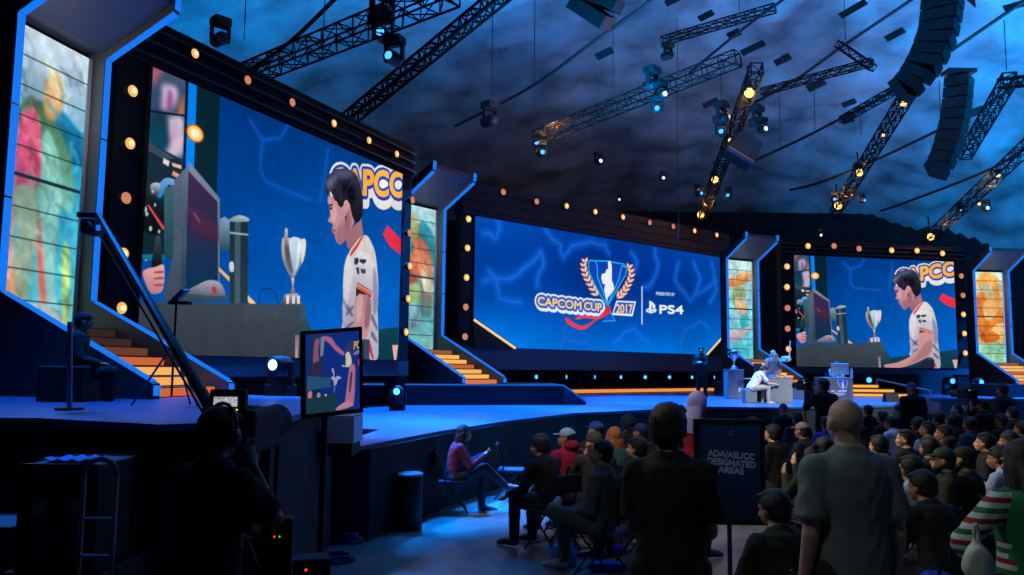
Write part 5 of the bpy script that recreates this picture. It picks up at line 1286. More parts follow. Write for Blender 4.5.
MB().bevbox((0, 0, .28), (.64, .05, .38), .015).build('screen', mat((150, 160, 160), .5), ge); MB().bevbox((0, 0, .01), (.3, .2, .02), .006).build('stand', mat((150, 156, 160), .5), ge); MB().tube((0, 0, .02), (0, 0, .12), .025).build('neck', METAL, ge)
q = aty(853, 376, d2.location.y + .3); tag(MB().lathe([(.05, 0), (.05, .2), (.03, .26), (.03, .32)], (q.x - .05, q.y, ZL + h2 + .024), 12).build('bottle', mat((170, 178, 182), .4)), 'small pale bottle at the right end of the commentary desk', 'bottle')
q = aty(834, 361, d2.location.y + .95)
person(q.x, q.y, q.z - 1.30, PI + .2, 'person in a white and blue shirt behind the wide pale monitor', ('sit', .12, ('desk', 'desk'), (0, -.2, 0), 0, 1), (196, 204, 214), 'tee', (50, 52, 60), 'l', 'short', (60, 50, 40))
chair(q.x, q.y, PI + .2, 'folding chair behind the commentary desk', None, q.z - 1.30 + .03)
q = atz(890, 402, ZL); se = empty('floor_monitor_speaker', (q.x, q.y - .2, ZL), 0, 'dark wedge speaker on the stage below the orange steps', 'loudspeaker')
mb = MB(); mb.prism([(-.2, 0, 0), (-.2, .3, 0), (-.2, .22, .26), (-.2, .06, .26)], (.4, 0, 0)); mb.build('cabinet', BLACK, se); MB().box((0, .012, .13), (.34, .02, .18), Matrix.Rotation(-.22, 4, 'X')).build('grille', DARK, se)
tt = aty(794, 383, 26.5); 
tag(MB().bevbox((tt.x + .25, 27.5, ZL + .22), (.7, .5, .44), .02).build('equipment_case', mat((66, 84, 110), .6)), 'blue-grey equipment case standing between the two desks', 'case')
# tilted pale board near the stage edge
q = aty(931, 407.5, 17)
te = empty('tilted_board', (q.x, q.y, 0), -.2, 'pale pinkish board tilted on a stand behind the audience heads', 'board')
mb = MB(); mb.bevbox((0, 0, 0), (.32, .36, .02), .006); me = mb.mesh('panel'); me.transform(Matrix.Translation((0, 0, q.z)) @ Matrix.Rotation(.9, 4, 'X') @ Matrix.Rotation(-.35, 4, 'Z')); link('panel', me, mat((200, 150, 170), .6), te)
MB().tube((0, .04, 0), (0, .04, q.z - .02), .018, 8).build('stand', METAL, te)

# ------------------------------------------------------------------ foreground left
# technician seated low on the raised wing
q = aty(77, 311, 8.9)
person(q.x, q.y, q.z - 1.30 * .84, -1.2, 'person in dark clothes and cap sitting in shadow before the nearest portal', ('sit', .1, ('lap', 'lap'), (0, .05, 0), 0, 1), (16, 16, 20), 'long', (16, 16, 20), 'm', 'buzz', (20, 18, 18), cap='cap', ccol=(18, 18, 24), s=.84)
tag(MB().bevbox((q.x, q.y, ZU + .19), (.5, .5, .38), .02).build('equipment_case', BLACK), 'black case under the person sitting in front of the nearest portal', 'case')
mb = MB(); a = aty(69, 418, 7.2); b = aty(70, 322, 7.2)
pe = empty('pole', (a.x, a.y, ZU), 0, 'silver pole standing on the raised wing in front of the seated person in the cap', 'pole')
wb(MB().tube((a.x, a.y, ZU), (b.x, b.y, b.z), .022, 10), 'tube', mat((150, 150, 160), .35, .8), pe); wb(MB().tube((a.x, a.y, ZU), (a.x, a.y, ZU + .02), .12, 16), 'foot', METAL, pe)
# camera crane
j0, j1 = aty(98, 214, 7.3), aty(214, 414, 4.6)
je = empty('camera_crane', (j1.x, j1.y, 0), 0, 'black camera crane arm slanting up to the left with a camera head at its tip', 'camera crane')
wb(MB().tube(j0, j1, .022, 8, .036), 'arm', mat((18, 20, 26), .5), je)
wb(MB().tube(j0 + V((0, 0, -.16)), j1 + V((.02, 0, -.12)), .008, 6), 'tension_rod', METAL, je)
wb(MB().tube((j1.x, j1.y, 0), (j1.x, j1.y, j1.z), .05, 10), 'pedestal', BLACK, je)
wb(MB().bevbox((j1.x + .1, j1.y, j1.z - .05), (.3, .16, .2), .03), 'counterweight', BLACK, je)
h = aty(93, 222, 7.3); wb(MB().bevbox((h.x, h.y, h.z - .05), (.12, .22, .14), .02), 'camera_head', BLACK, je)
wb(MB().bevbox((h.x - .05, h.y, h.z + .06), (.16, .1, .05), .01), 'head_plate', METAL, je)
wb(MB().tube((h.x + .02, h.y - .1, h.z - .05), (h.x + .03, h.y - .2, h.z - .05), .035, 12), 'lens', DARK, je)
wb(MB().bevbox((h.x + .07, h.y - .05, h.z - .06), (.05, .02, .05), .004), 'tally_screen', emi((20, 110, 230)), je)
# music-stand and tripod on the wing
c = atz(177, 410, ZU); Yt = 8.0; t0 = aty(177, 290, Yt); zb_ = ZU
se = empty('sheet_stand', (t0.x, Yt, zb_), 0, 'thin tripod stand with a tilted desk plate on the raised wing under the left screen', 'stand')
wb(MB().tube((t0.x, Yt, zb_ + .1), (t0.x, Yt, t0.z - .08), .012, 8), 'pole', mat((70, 72, 84), .4, .7), se)
for dx, dy in ((-.34, -.1), (.32, -.15), (.05, .35)): wb(MB().tube((t0.x, Yt, zb_ + .62), (t0.x + dx, Yt + dy, zb_ + .01), .010, 6), 'leg', mat((90, 96, 116), .4, .7), se)
pts = [aty(x, y, Yt) for x, y in ((168, 302), (181, 289), (186, 291), (173, 303))]; wb(MB().prism(pts, (0, .12, .02)), 'desk_plate', mat((90, 100, 120), .5), se)
wb(MB().box(aty(180, 303, Yt), (.2, .1, .03)), 'tray', BLACK, se)
# big monitor on its stand
MY = 5.6
pts = [aty(305.5, 334, MY), aty(362, 341, MY + .1), aty(361.5, 409.5, MY + .1), aty(306, 415.5, MY)]
bl, br, tl = pts[3], pts[2], pts[0]
ex = (br - bl); Wm = ex.length; ex.normalize(); ez = (tl - bl); Hm = ez.length; ez.normalize(); nn = ex.cross(ez).normalized()
if nn.y > 0: nn = -nn
me_ = empty('field_monitor', (bl.x + .2, MY + .1, 0), 0, 'upright monitor on a black stand in front of the stage, showing a blurred blue picture', 'monitor')
def mp(u, v, w=0): return bl + ex * u + ez * v + nn * w
mb = MB(); mb.prism([mp(-.035, -.02, .0), mp(Wm + .01, -.02, .0), mp(Wm + .01, Hm + .02, .0), mp(-.035, Hm + .02, .0)], -nn * .07); wb(mb, 'housing', BLACK, me_)
for a_, b_ in (((-.035, -.02), (.0, Hm + .02)), ((Wm - .012, -.02), (Wm + .01, Hm + .02)), ((-.035, -.02), (Wm + .01, .008)), ((-.035, Hm - .006), (Wm + .01, Hm + .02))):
    mb = MB(); mb.prism([mp(a_[0], a_[1]), mp(b_[0], a_[1]), mp(b_[0], b_[1]), mp(a_[0], b_[1])], nn * .018); wb(mb, 'bezel', BLACK, me_)
A = Art(mp(.0, .005, .002), ex, ez, nn, Wm - .01, Hm - .01, 150)
Fo = (300, 325, 6.057)
def mq(pts): return [A.uv(Fo[0] + x / Fo[2], Fo[1] + y / Fo[2]) for x, y in pts]
A.c[:] = (14, 50, 140)
A.poly(mq([(30, 60), (120, 60), (110, 560), (30, 560)]), (16, 36, 70), (24, 60, 110), fe=.01)
for pts, c, sm, fe in (([(60, 100), (90, 95), (85, 160), (95, 230), (60, 240)], (150, 90, 130), 3, .004), ([(95, 80), (120, 75), (118, 190), (100, 200)], (130, 140, 160), 0, .004), ([(50, 250), (110, 230), (115, 340), (50, 370)], (52, 44, 80), 3, .008),
                       ([(30, 310), (170, 330), (175, 385), (30, 400)], (40, 90, 130), 0, .006), ([(30, 440), (215, 425), (220, 530), (30, 545)], (24, 62, 78), 0, .004), ([(40, 412), (60, 402), (66, 438), (44, 445)], (220, 130, 130), 3, .003), ([(96, 420), (112, 415), (116, 440), (98, 442)], (150, 160, 190), 3, .003), ([(144, 425), (156, 428), (154, 440), (144, 438)], (230, 220, 120), 0, .003),
                       ([(120, 75), (165, 90), (190, 130), (245, 180), (240, 200), (190, 165), (150, 120), (120, 100)], (190, 110, 150), 2, .006), ([(250, 140), (300, 110), (315, 180), (270, 190), (250, 180)], (50, 60, 120), 2, .005),
                       ([(300, 195), (330, 170), (365, 168), (360, 180), (320, 200)], (160, 120, 180), 2, .004), ([(255, 190), (275, 180), (295, 230), (290, 265), (262, 270), (258, 225)], (225, 222, 190), 2, .004), ([(235, 255), (262, 262), (262, 270), (240, 268)], (200, 190, 170), 0, .003),
                       ([(285, 265), (315, 262), (322, 330), (325, 480), (300, 510), (270, 500), (275, 400)], (190, 120, 150), 2, .005), ([(215, 520), (260, 485), (300, 480), (325, 505), (240, 528)], (210, 140, 150), 2, .004), ([(292, 310), (305, 310), (300, 420), (290, 415)], (90, 50, 90), 2, .003),
                       ([(180, 270), (192, 290), (196, 330), (215, 320), (240, 335), (218, 345), (212, 370), (196, 378), (192, 350), (172, 330), (190, 318), (176, 285)], (190, 180, 210), 2, .003), ([(192, 380), (205, 378), (206, 420), (196, 422)], (80, 100, 160), 0, .004), ([(335, 232), (350, 220), (362, 250), (350, 272), (334, 255)], (232, 60, 40), 3, .003)):
    A.poly(mq(pts), c, None, sm, fe=fe)
px_text(A, lambda x, y: A.uv(Fo[0] + x / Fo[2], Fo[1] + y / Fo[2]), 'PCO', 304, 165, 46, (236, 180, 70), .002, 62, -.12)
A.c *= .86; A.build('picture', me_)
sx_ = mp(Wm * .28, 0).x
wb(MB().tube((sx_, MY + .12, 0), (sx_, MY + .12, bl.z + .3), .022, 10), 'stand_pole', mat((26, 26, 30), .5), me_)
for a in (.5, 2.6, 4.7): wb(MB().tube((sx_, MY + .12, .45), (sx_ + .45 * math.cos(a), MY + .12 + .45 * math.sin(a), .02), .014, 6), 'leg', BLACK, me_)
# steps beside the wing
e = empty('stage_steps', (-1.6, 8.6, ZL), 0, 'small step block with pale fronts at the end of the raised wing', 'steps')
for i, (x0, x1, z0, z1) in enumerate(((-1.87, -1.59, 1.23, 1.49), (-2.0, -1.885, 1.36, 1.48))):
    MB().box(((x0 + x1) / 2 + 1.6, 0, (z0 + z1) / 2 - ZL), (x1 - x0, .5, z1 - z0)).build('step', mat((235, 225, 235), .5), e)
    MB().box(((x0 + x1) / 2 + 1.6, 0, (z0 + ZL) / 2 - ZL), (x1 - x0 - .04, .46, z0 - ZL)).build('support', BLACK, e)
    MB().box(((x0 + x1) / 2 + 1.6, 0, z1 - ZL + .008), (x1 - x0 - .02, .48, .016)).build('orange_tread', mat((190, 110, 50), .6), e)
# drum seat with blue-lit top
c = atz(409.5, 516, 0)
e = empty('round_bin', (aty(409.5, 490, 10.35).x, 10.35, 0), 0, 'black cylindrical bin with a bluish lid standing by the stage front', 'bin')
MB().lathe([(.14, 0), (.165, .01), (.165, .66), (.16, .675)], (0, 0, 0), 28).build('barrel', mat((16, 17, 20), .6), e, True)
MB().lathe([(.17, .66), (.17, .685), (.155, .695)], (0, 0, 0), 28).build('lid', mat((150, 155, 165), .35), e)
# cable coils and a bag on the floor
def coil(x, y, r, label, name='cable_coil', m=None, n=4):
    e = MB()
    for k in range(n):
        rr_ = r * (1 - .07 * k); pts = [(x + rr_ * math.cos(a) + .02 * math.sin(a * 3 + k), y + rr_ * .75 * math.sin(a), .02 + .018 * k) for a in [2 * PI * i / 18 for i in range(19)]]
        e.path(pts, .014, 6)
    return tag(e.build(name, m or mat((30, 60, 110), .5), None, True), label, 'cable')
c = atz(334, 562, 0); coil(c.x, c.y, .20, 'dark blue cable coil lying on the floor at the bottom left of the aisle')
c = atz(347, 545, 0); coil(c.x, c.y + .1, .15, 'smaller cable coil behind the first one, beside the stage front', n=6)
def cloth_bag(x, y, w, h, m, label, name='plastic_bag', z=0, handles=True):
    e = empty(name, (x, y, z), .4, label, 'bag')
    mb = MB(); mb.ball((0, 0, h * .38), (w / 2, w * .38, h * .40), 18); mb.ball((w * .1, 0, h * .2), (w * .5, w * .4, h * .22), 14); mb.loft([(0, 0, h * .6), (0, 0, h * .85)], [(w * .25, w * .12), (w * .10, .02)], (1, 0, 0), 12)
    me = remesh(mb, .012, 2, .006, 5); put('bag_body', me, m, e)
    if handles:
        for sx in (-1, 1): MB().path([(w * .05 * sx, 0, h * .82), (w * .10 * sx, .0, h * .95), (w * .07 * sx, 0, h * 1.08), (0, .01 * sx, h * 1.13)], .007, 6).build('handle', m, e)
    return e
BB = mat((50, 130, 220), .35)
c = atz(563, 566, 0); cloth_bag(c.x, c.y, .27, .34, BB, 'blue plastic bag standing on the floor by the feet of the seated spectators')
# camera operator with headset, viewfinder
q = aty(212, 407, 3.9)
e, J = person(q.x, q.y, q.z - 1.70, -.5, 'camera operator in black with a headset standing at the lower left, seen from behind', ('stand', .05, ('lap', 'chin'), (0, -.1, 0), 0, 1.05), (14, 14, 17), 'tee', (14, 14, 18), (120, 84, 66), 'short', (14, 12, 12), fine=True)
hm = J['hm']; mb = MB(); mb.path([hm @ V((.108 * math.cos(a), -.01, .03 + .118 * math.sin(a))) for a in [PI * i / 10 for i in range(11)]], .009, 6)
hs = put('headset', mb.mesh('headset'), mat((34, 36, 44), .4), e)
for sg in (-1, 1):
    mb = MB(); mb.ball(hm @ V((.10 * sg, -.01, -.01)), (.028, .042, .048), 12); put('ear_cup', mb.mesh('ear_cup'), mat((40, 44, 56), .4), hs)
v = aty(227, 401, 4.3)
ve = empty('broadcast_camera', (v.x, v.y, 0), 0, 'broadcast camera on a tripod with a lit viewfinder in front of the camera operator', 'camera')
wb(MB().bevbox((v.x + .02, v.y + .32, v.z - .17), (.22, .5, .24), .03), 'camera_body', BLACK, ve)
wb(MB().tube((v.x + .02, v.y + .56, v.z - .17), (v.x + .02, v.y + .85, v.z - .15), .08, 16, .1), 'lens', BLACK, ve)
vf = wb(MB().bevbox((v.x, v.y + .03, v.z), (.19, .06, .12), .012), 'viewfinder', BLACK, ve)
A = Art((v.x - .068, v.y - .004, v.z - .028), (1, 0, 0), ZUP, (0, -1, 0), .125, .05, 60)
A.c[:] = (168, 176, 176); r_ = np.random.RandomState(2); A.c *= (.72 + .5 * np.kron(r_.rand(A.ny // 3 + 1, A.nx // 3 + 1), np.ones((3, 3)))[:A.ny + 1, :A.nx + 1])[..., None]
_o = A.build('viewfinder_picture', ve)
wb(MB().ball((v.x + .055, v.y - .004, v.z - .045), (.005, .003, .005), 8), 'tally_light', emi((190, 230, 20), 1.5), ve)
for a in (.6, 2.5, 4.6): wb(MB().tube((v.x, v.y + .3, 1.1), (v.x + .5 * math.cos(a), v.y + .3 + .45 * math.sin(a), .02), .022, 8, .016), 'tripod_leg', mat((30, 32, 38), .4, .5), ve)
wb(MB().bevbox((v.x, v.y + .3, 1.2), (.2, .24, .3), .04), 'tripod_head', BLACK, ve)
wb(MB().tube((v.x + .05, v.y + .1, 1.3), (v.x + .25, v.y - .45, 1.15), .014, 8), 'pan_handle', BLACK, ve)
for i, (x, y, c) in enumerate(((277, 536, (230, 30, 40)), (280.5, 535.5, (60, 190, 60)), (305.5, 565, (230, 40, 40)), (243, 543, (40, 190, 70)))): pass
# battery boxes with small status lights
b1 = aty(278, 530, 4.4); e = empty('wireless_transmitter', (b1.x, b1.y, 0), .2, 'dark transmitter box with a red and a green light beside the camera tripod', 'electronics')
MB().bevbox((0, 0, b1.z / 2 + .02), (.16, .14, b1.z + .1), .02).build('case', BLACK, e)
MB().ball((-.012, -.072, b1.z - .02), (.006, .004, .006), 8).build('red_light', emi((240, 40, 60), 1.6), e); MB().ball((.014, -.072, b1.z - .02), (.005, .004, .005), 8).build('green_light', emi((70, 200, 60), 1.4), e)
b1 = aty(305, 566, 5.2); e = empty('power_box', (b1.x, b1.y, 0), .3, 'low dark power box with one red light on the floor at the bottom left', 'electronics')
MB().bevbox((0, 0, max(.06, b1.z / 2 + .03)), (.3, .2, max(.12, b1.z + .06)), .02).build('case', BLACK, e); MB().ball((0, -.102, b1.z), (.009, .004, .009), 8).build('red_light', emi((240, 50, 50), 1.6), e)
# slim stand poles in the dark
for i, (x, Y, l) in enumerate(((278, 5.0, 'slim dark light stand between the operator and the field monitor'),)):
    a = aty(x, 420, Y); e = empty('light_stand', (a.x, a.y, 0), 0, l, 'stand'); MB().tube((0, 0, .05), (0, 0, a.z), .013, 8).build('pole', mat((44, 44, 56), .4, .5), e)
    for t in (0, 2.1, 4.2): MB().tube((0, 0, .4), (.35 * math.cos(t), .35 * math.sin(t), .01), .01, 6).build('leg', BLACK, e)
# road cases and hand truck at the far left
cx = aty(60, 500, 5.0)
def road_case(x, y, z, w, d, h, label, c=(9, 9, 11), rz=0):
    e = empty('road_case', (x, y, z), rz, label, 'case'); MB().bevbox((0, 0, h / 2), (w, d, h), .012).build('case_body', mat(c, .6), e)
    for sy in (-1, 1):
        mb = MB()
        for sx in (-1, 1): mb.box((sx * w / 2, sy * d / 2, h / 2), (.03, .03, h + .004))
        for sz in (0.01, h - .01): mb.box((0, sy * d / 2, sz), (w, .03, .03))
        mb.build('metal_edging', mat((40, 42, 46), .5, .8), e)
    for sx in (-.25, .25): MB().box((sx * w, -d / 2 - .008, h * .6), (.09, .016, .08)).build('latch', mat((120, 122, 130), .3, .8), e)
    return e
road_case(cx.x - .1, 5.2, 0, .84, .6, .78, 'large black road case on the floor at the far left')
road_case(cx.x + .02, 5.2, .78, .44, .5, .62, 'smaller road case stacked on the large one, cloth lying on top')
road_case(cx.x - .45, 5.2, .78, .30, .42, .24, 'small grey box beside the smaller road case', (70, 74, 84))
mb = MB(); v_ = [(math.sin(i * 1.3) * .03, i) for i in range(5)]
for i in range(12):
    for j in range(6): pass
c_ = V((cx.x + .02, 5.1, 1.41)); g = [[mb.b.verts.new(c_ + V((-.14 + .025 * i, -.12 + .05 * j, .012 * math.sin(i * 1.9 + j) + .012))) for i in range(12)] for j in range(6)]
for j in range(5):
    for i in range(11): mb.b.faces.new((g[j][i], g[j][i + 1], g[j + 1][i + 1], g[j + 1][i]))
cl = mb.build('cloth', mat((40, 130, 220), .6), None, True); md = cl.modifiers.new('s', 'SOLIDIFY'); md.thickness = .006
tag(cl, 'crumpled blue cloth lying on top of the stacked road cases', 'cloth')
hx, hy = aty(99, 500, 4.6).x, 4.6
e = empty('hand_truck', (hx, hy, 0), 0, 'grey metal hand truck with an arched handle at the lower left', 'hand truck')
top = aty(99, 459, 4.6).z; hm_ = mat((110, 122, 126), .5, .3)
pts = [(-.09, 0, .12), (-.09, 0, top - .08)] + [(-.09 * math.cos(a), 0, top - .08 + .08 * math.sin(a)) for a in [PI * i / 8 for i in range(1, 8)]] + [(.09, 0, top - .08), (.09, 0, .12)]
MB().path(pts, .014, 8).build('frame', hm_, e, True)
for z in (.35, .65, .95, 1.15): MB().tube((-.09, 0, z), (.09, 0, z), .010, 6).build('crossbar', hm_, e)
MB().bevbox((0, -.12, .07), (.26, .2, .012), .004).build('toe_plate', hm_, e)
for x in (-.12, .12):
    me = MB().tube((x - .02, .05, .11), (x + .02, .05, .11), .11, 18).mesh('wheel'); link('wheel', me, BLACK, e)

# ------------------------------------------------------------------ sign, big foreground people
SY = 7.0
a, b = aty(701, 519, SY), aty(759.5, 425.5, SY)
tl_ = aty(701, 425.5, SY)
Wn, Hn = b.x - a.x, b.z - a.z
e = empty('sign_stand', ((a.x + b.x) / 2, SY, 0), 0, 'dark blue framed sign reading ADA/ASL/CC DESIGNATED AREAS on a floor stand', 'sign')
MB().bevbox((0, .03, a.z + Hn / 2), (Wn + .10, .04, Hn + .10), .01).build('frame', BLACK, e)
A = Art((-Wn / 2, -.002 + .01, a.z), (1, 0, 0), ZUP, (0, -1, 0), Wn, Hn, 240); A.world = False
A.grid(0, 0, Wn, Hn, lambda u, v: [4 + 6 * v, 20 + 22 * v, 44 + 34 * v])
def ST(x, y): return ((x - 435) / 4.258 / (759.5 - 701) * Wn + 0, Hn - (y - 325) / 4.258 / 93.5 * Hn)
def ST2(x, y): return ((600 + x / 4.258 - 701) / 58.5 * Wn, (1 - (350 + y / 4.258 - 425.5) / 93.5) * Hn)
GT = (118, 128, 146)
px_text(A, ST2, 'ADA/ASL/CC', 463, 452, 26, GT, .0035, 194, .085)
px_text(A, ST2, 'DESIGNATED', 461, 486, 26, GT, .0035, 198, .085)
px_text(A, ST2, 'AREAS', 506, 522, 26, GT, .0035, 104, .085)
A.poly([ST2(556, 340), ST2(562, 342), ST2(566, 350), ST2(561, 352), ST2(561, 362), ST2(556, 360)], (70, 90, 120)); A.poly([ST2(545, 356), ST2(576, 358), ST2(572, 366), ST2(550, 366)], (50, 72, 104))
_o = A.build('sign_face', e)
m_ = bpy.data.materials.new('printed_sign'); m_.use_nodes = True; at_ = m_.node_tree.nodes.new('ShaderNodeAttribute'); at_.attribute_name = 'Col'
b_ = m_.node_tree.nodes['Principled BSDF']; b_.inputs['Roughness'].default_value = .5
mx_ = m_.node_tree.nodes.new('ShaderNodeVectorMath'); mx_.operation = 'SCALE'; mx_.inputs['Scale'].default_value = 3.2
m_.node_tree.links.new(at_.outputs['Color'], mx_.inputs[0]); m_.node_tree.links.new(mx_.outputs[0], b_.inputs['Base Color']); _o.data.materials[0] = m_
MB().tube((0, .06, 0), (0, .06, a.z), .02, 8).build('pole', BLACK, e); MB().bevbox((0, .06, .012), (.42, .36, .024), .008).build('foot_plate', BLACK, e)

# bald man
q = aty(847, 395.5, 4.3)
person(q.x, q.y, 0, .12, 'tall bald person in a dark grey T-shirt standing with back to the camera', ('stand', 0, ('down', 'down'), (.0, -.02, 0), 0, .98), (110, 120, 122), 'tee', (40, 46, 40), (190, 148, 136), None, fine=True, s=q.z / 1.70)
q = aty(669, 400.5, 4.35)
person(q.x, q.y, 0, -.28, 'large person in a black T-shirt with short hair standing left of the sign', ('stand', 0, ('crossed', 'crossed'), (-.25, 0, 0), 0, .9), (15, 16, 18), 'tee', (18, 18, 22), (150, 112, 96), 'short', (38, 24, 20), beard=True, fine=True, s=q.z / 1.71)
q = aty(1022, 438, 4.5)
SM = stripes_mat([(200, 210, 196), (160, 30, 40), (200, 210, 196), (40, 110, 70)], 9)
e, J = person(q.x, q.y, 0, .12, 'person with long brown hair, green vest and striped sleeves at the right edge', ('stand', 0, ('akimbo', 'crossed'), (.25, -.05, 0), 0, .92), (20, 100, 60), 'long', (16, 16, 20), 'l', 'long', (52, 34, 28), s=q.z / 1.71, fine=True, shirtm=SM)
put('vest', cached(('s', 'vest'), lambda: (lambda mb: (torso(mb, J, .032, .86, .12, shoulders=False), remesh(mb, .014, 3))[1])(MB())), mat((22, 128, 78), .85), e)
c = local(q.x, q.y, 0, .12, (0, 0, 0)); bpos = aty(977, 556, 4.35)
cloth_bag(bpos.x, bpos.y, .17, .27, mat((206, 214, 200), .7), 'white cloth bag hanging from the arm of the person with striped sleeves', 'tote_bag', bpos.z - .14, True)

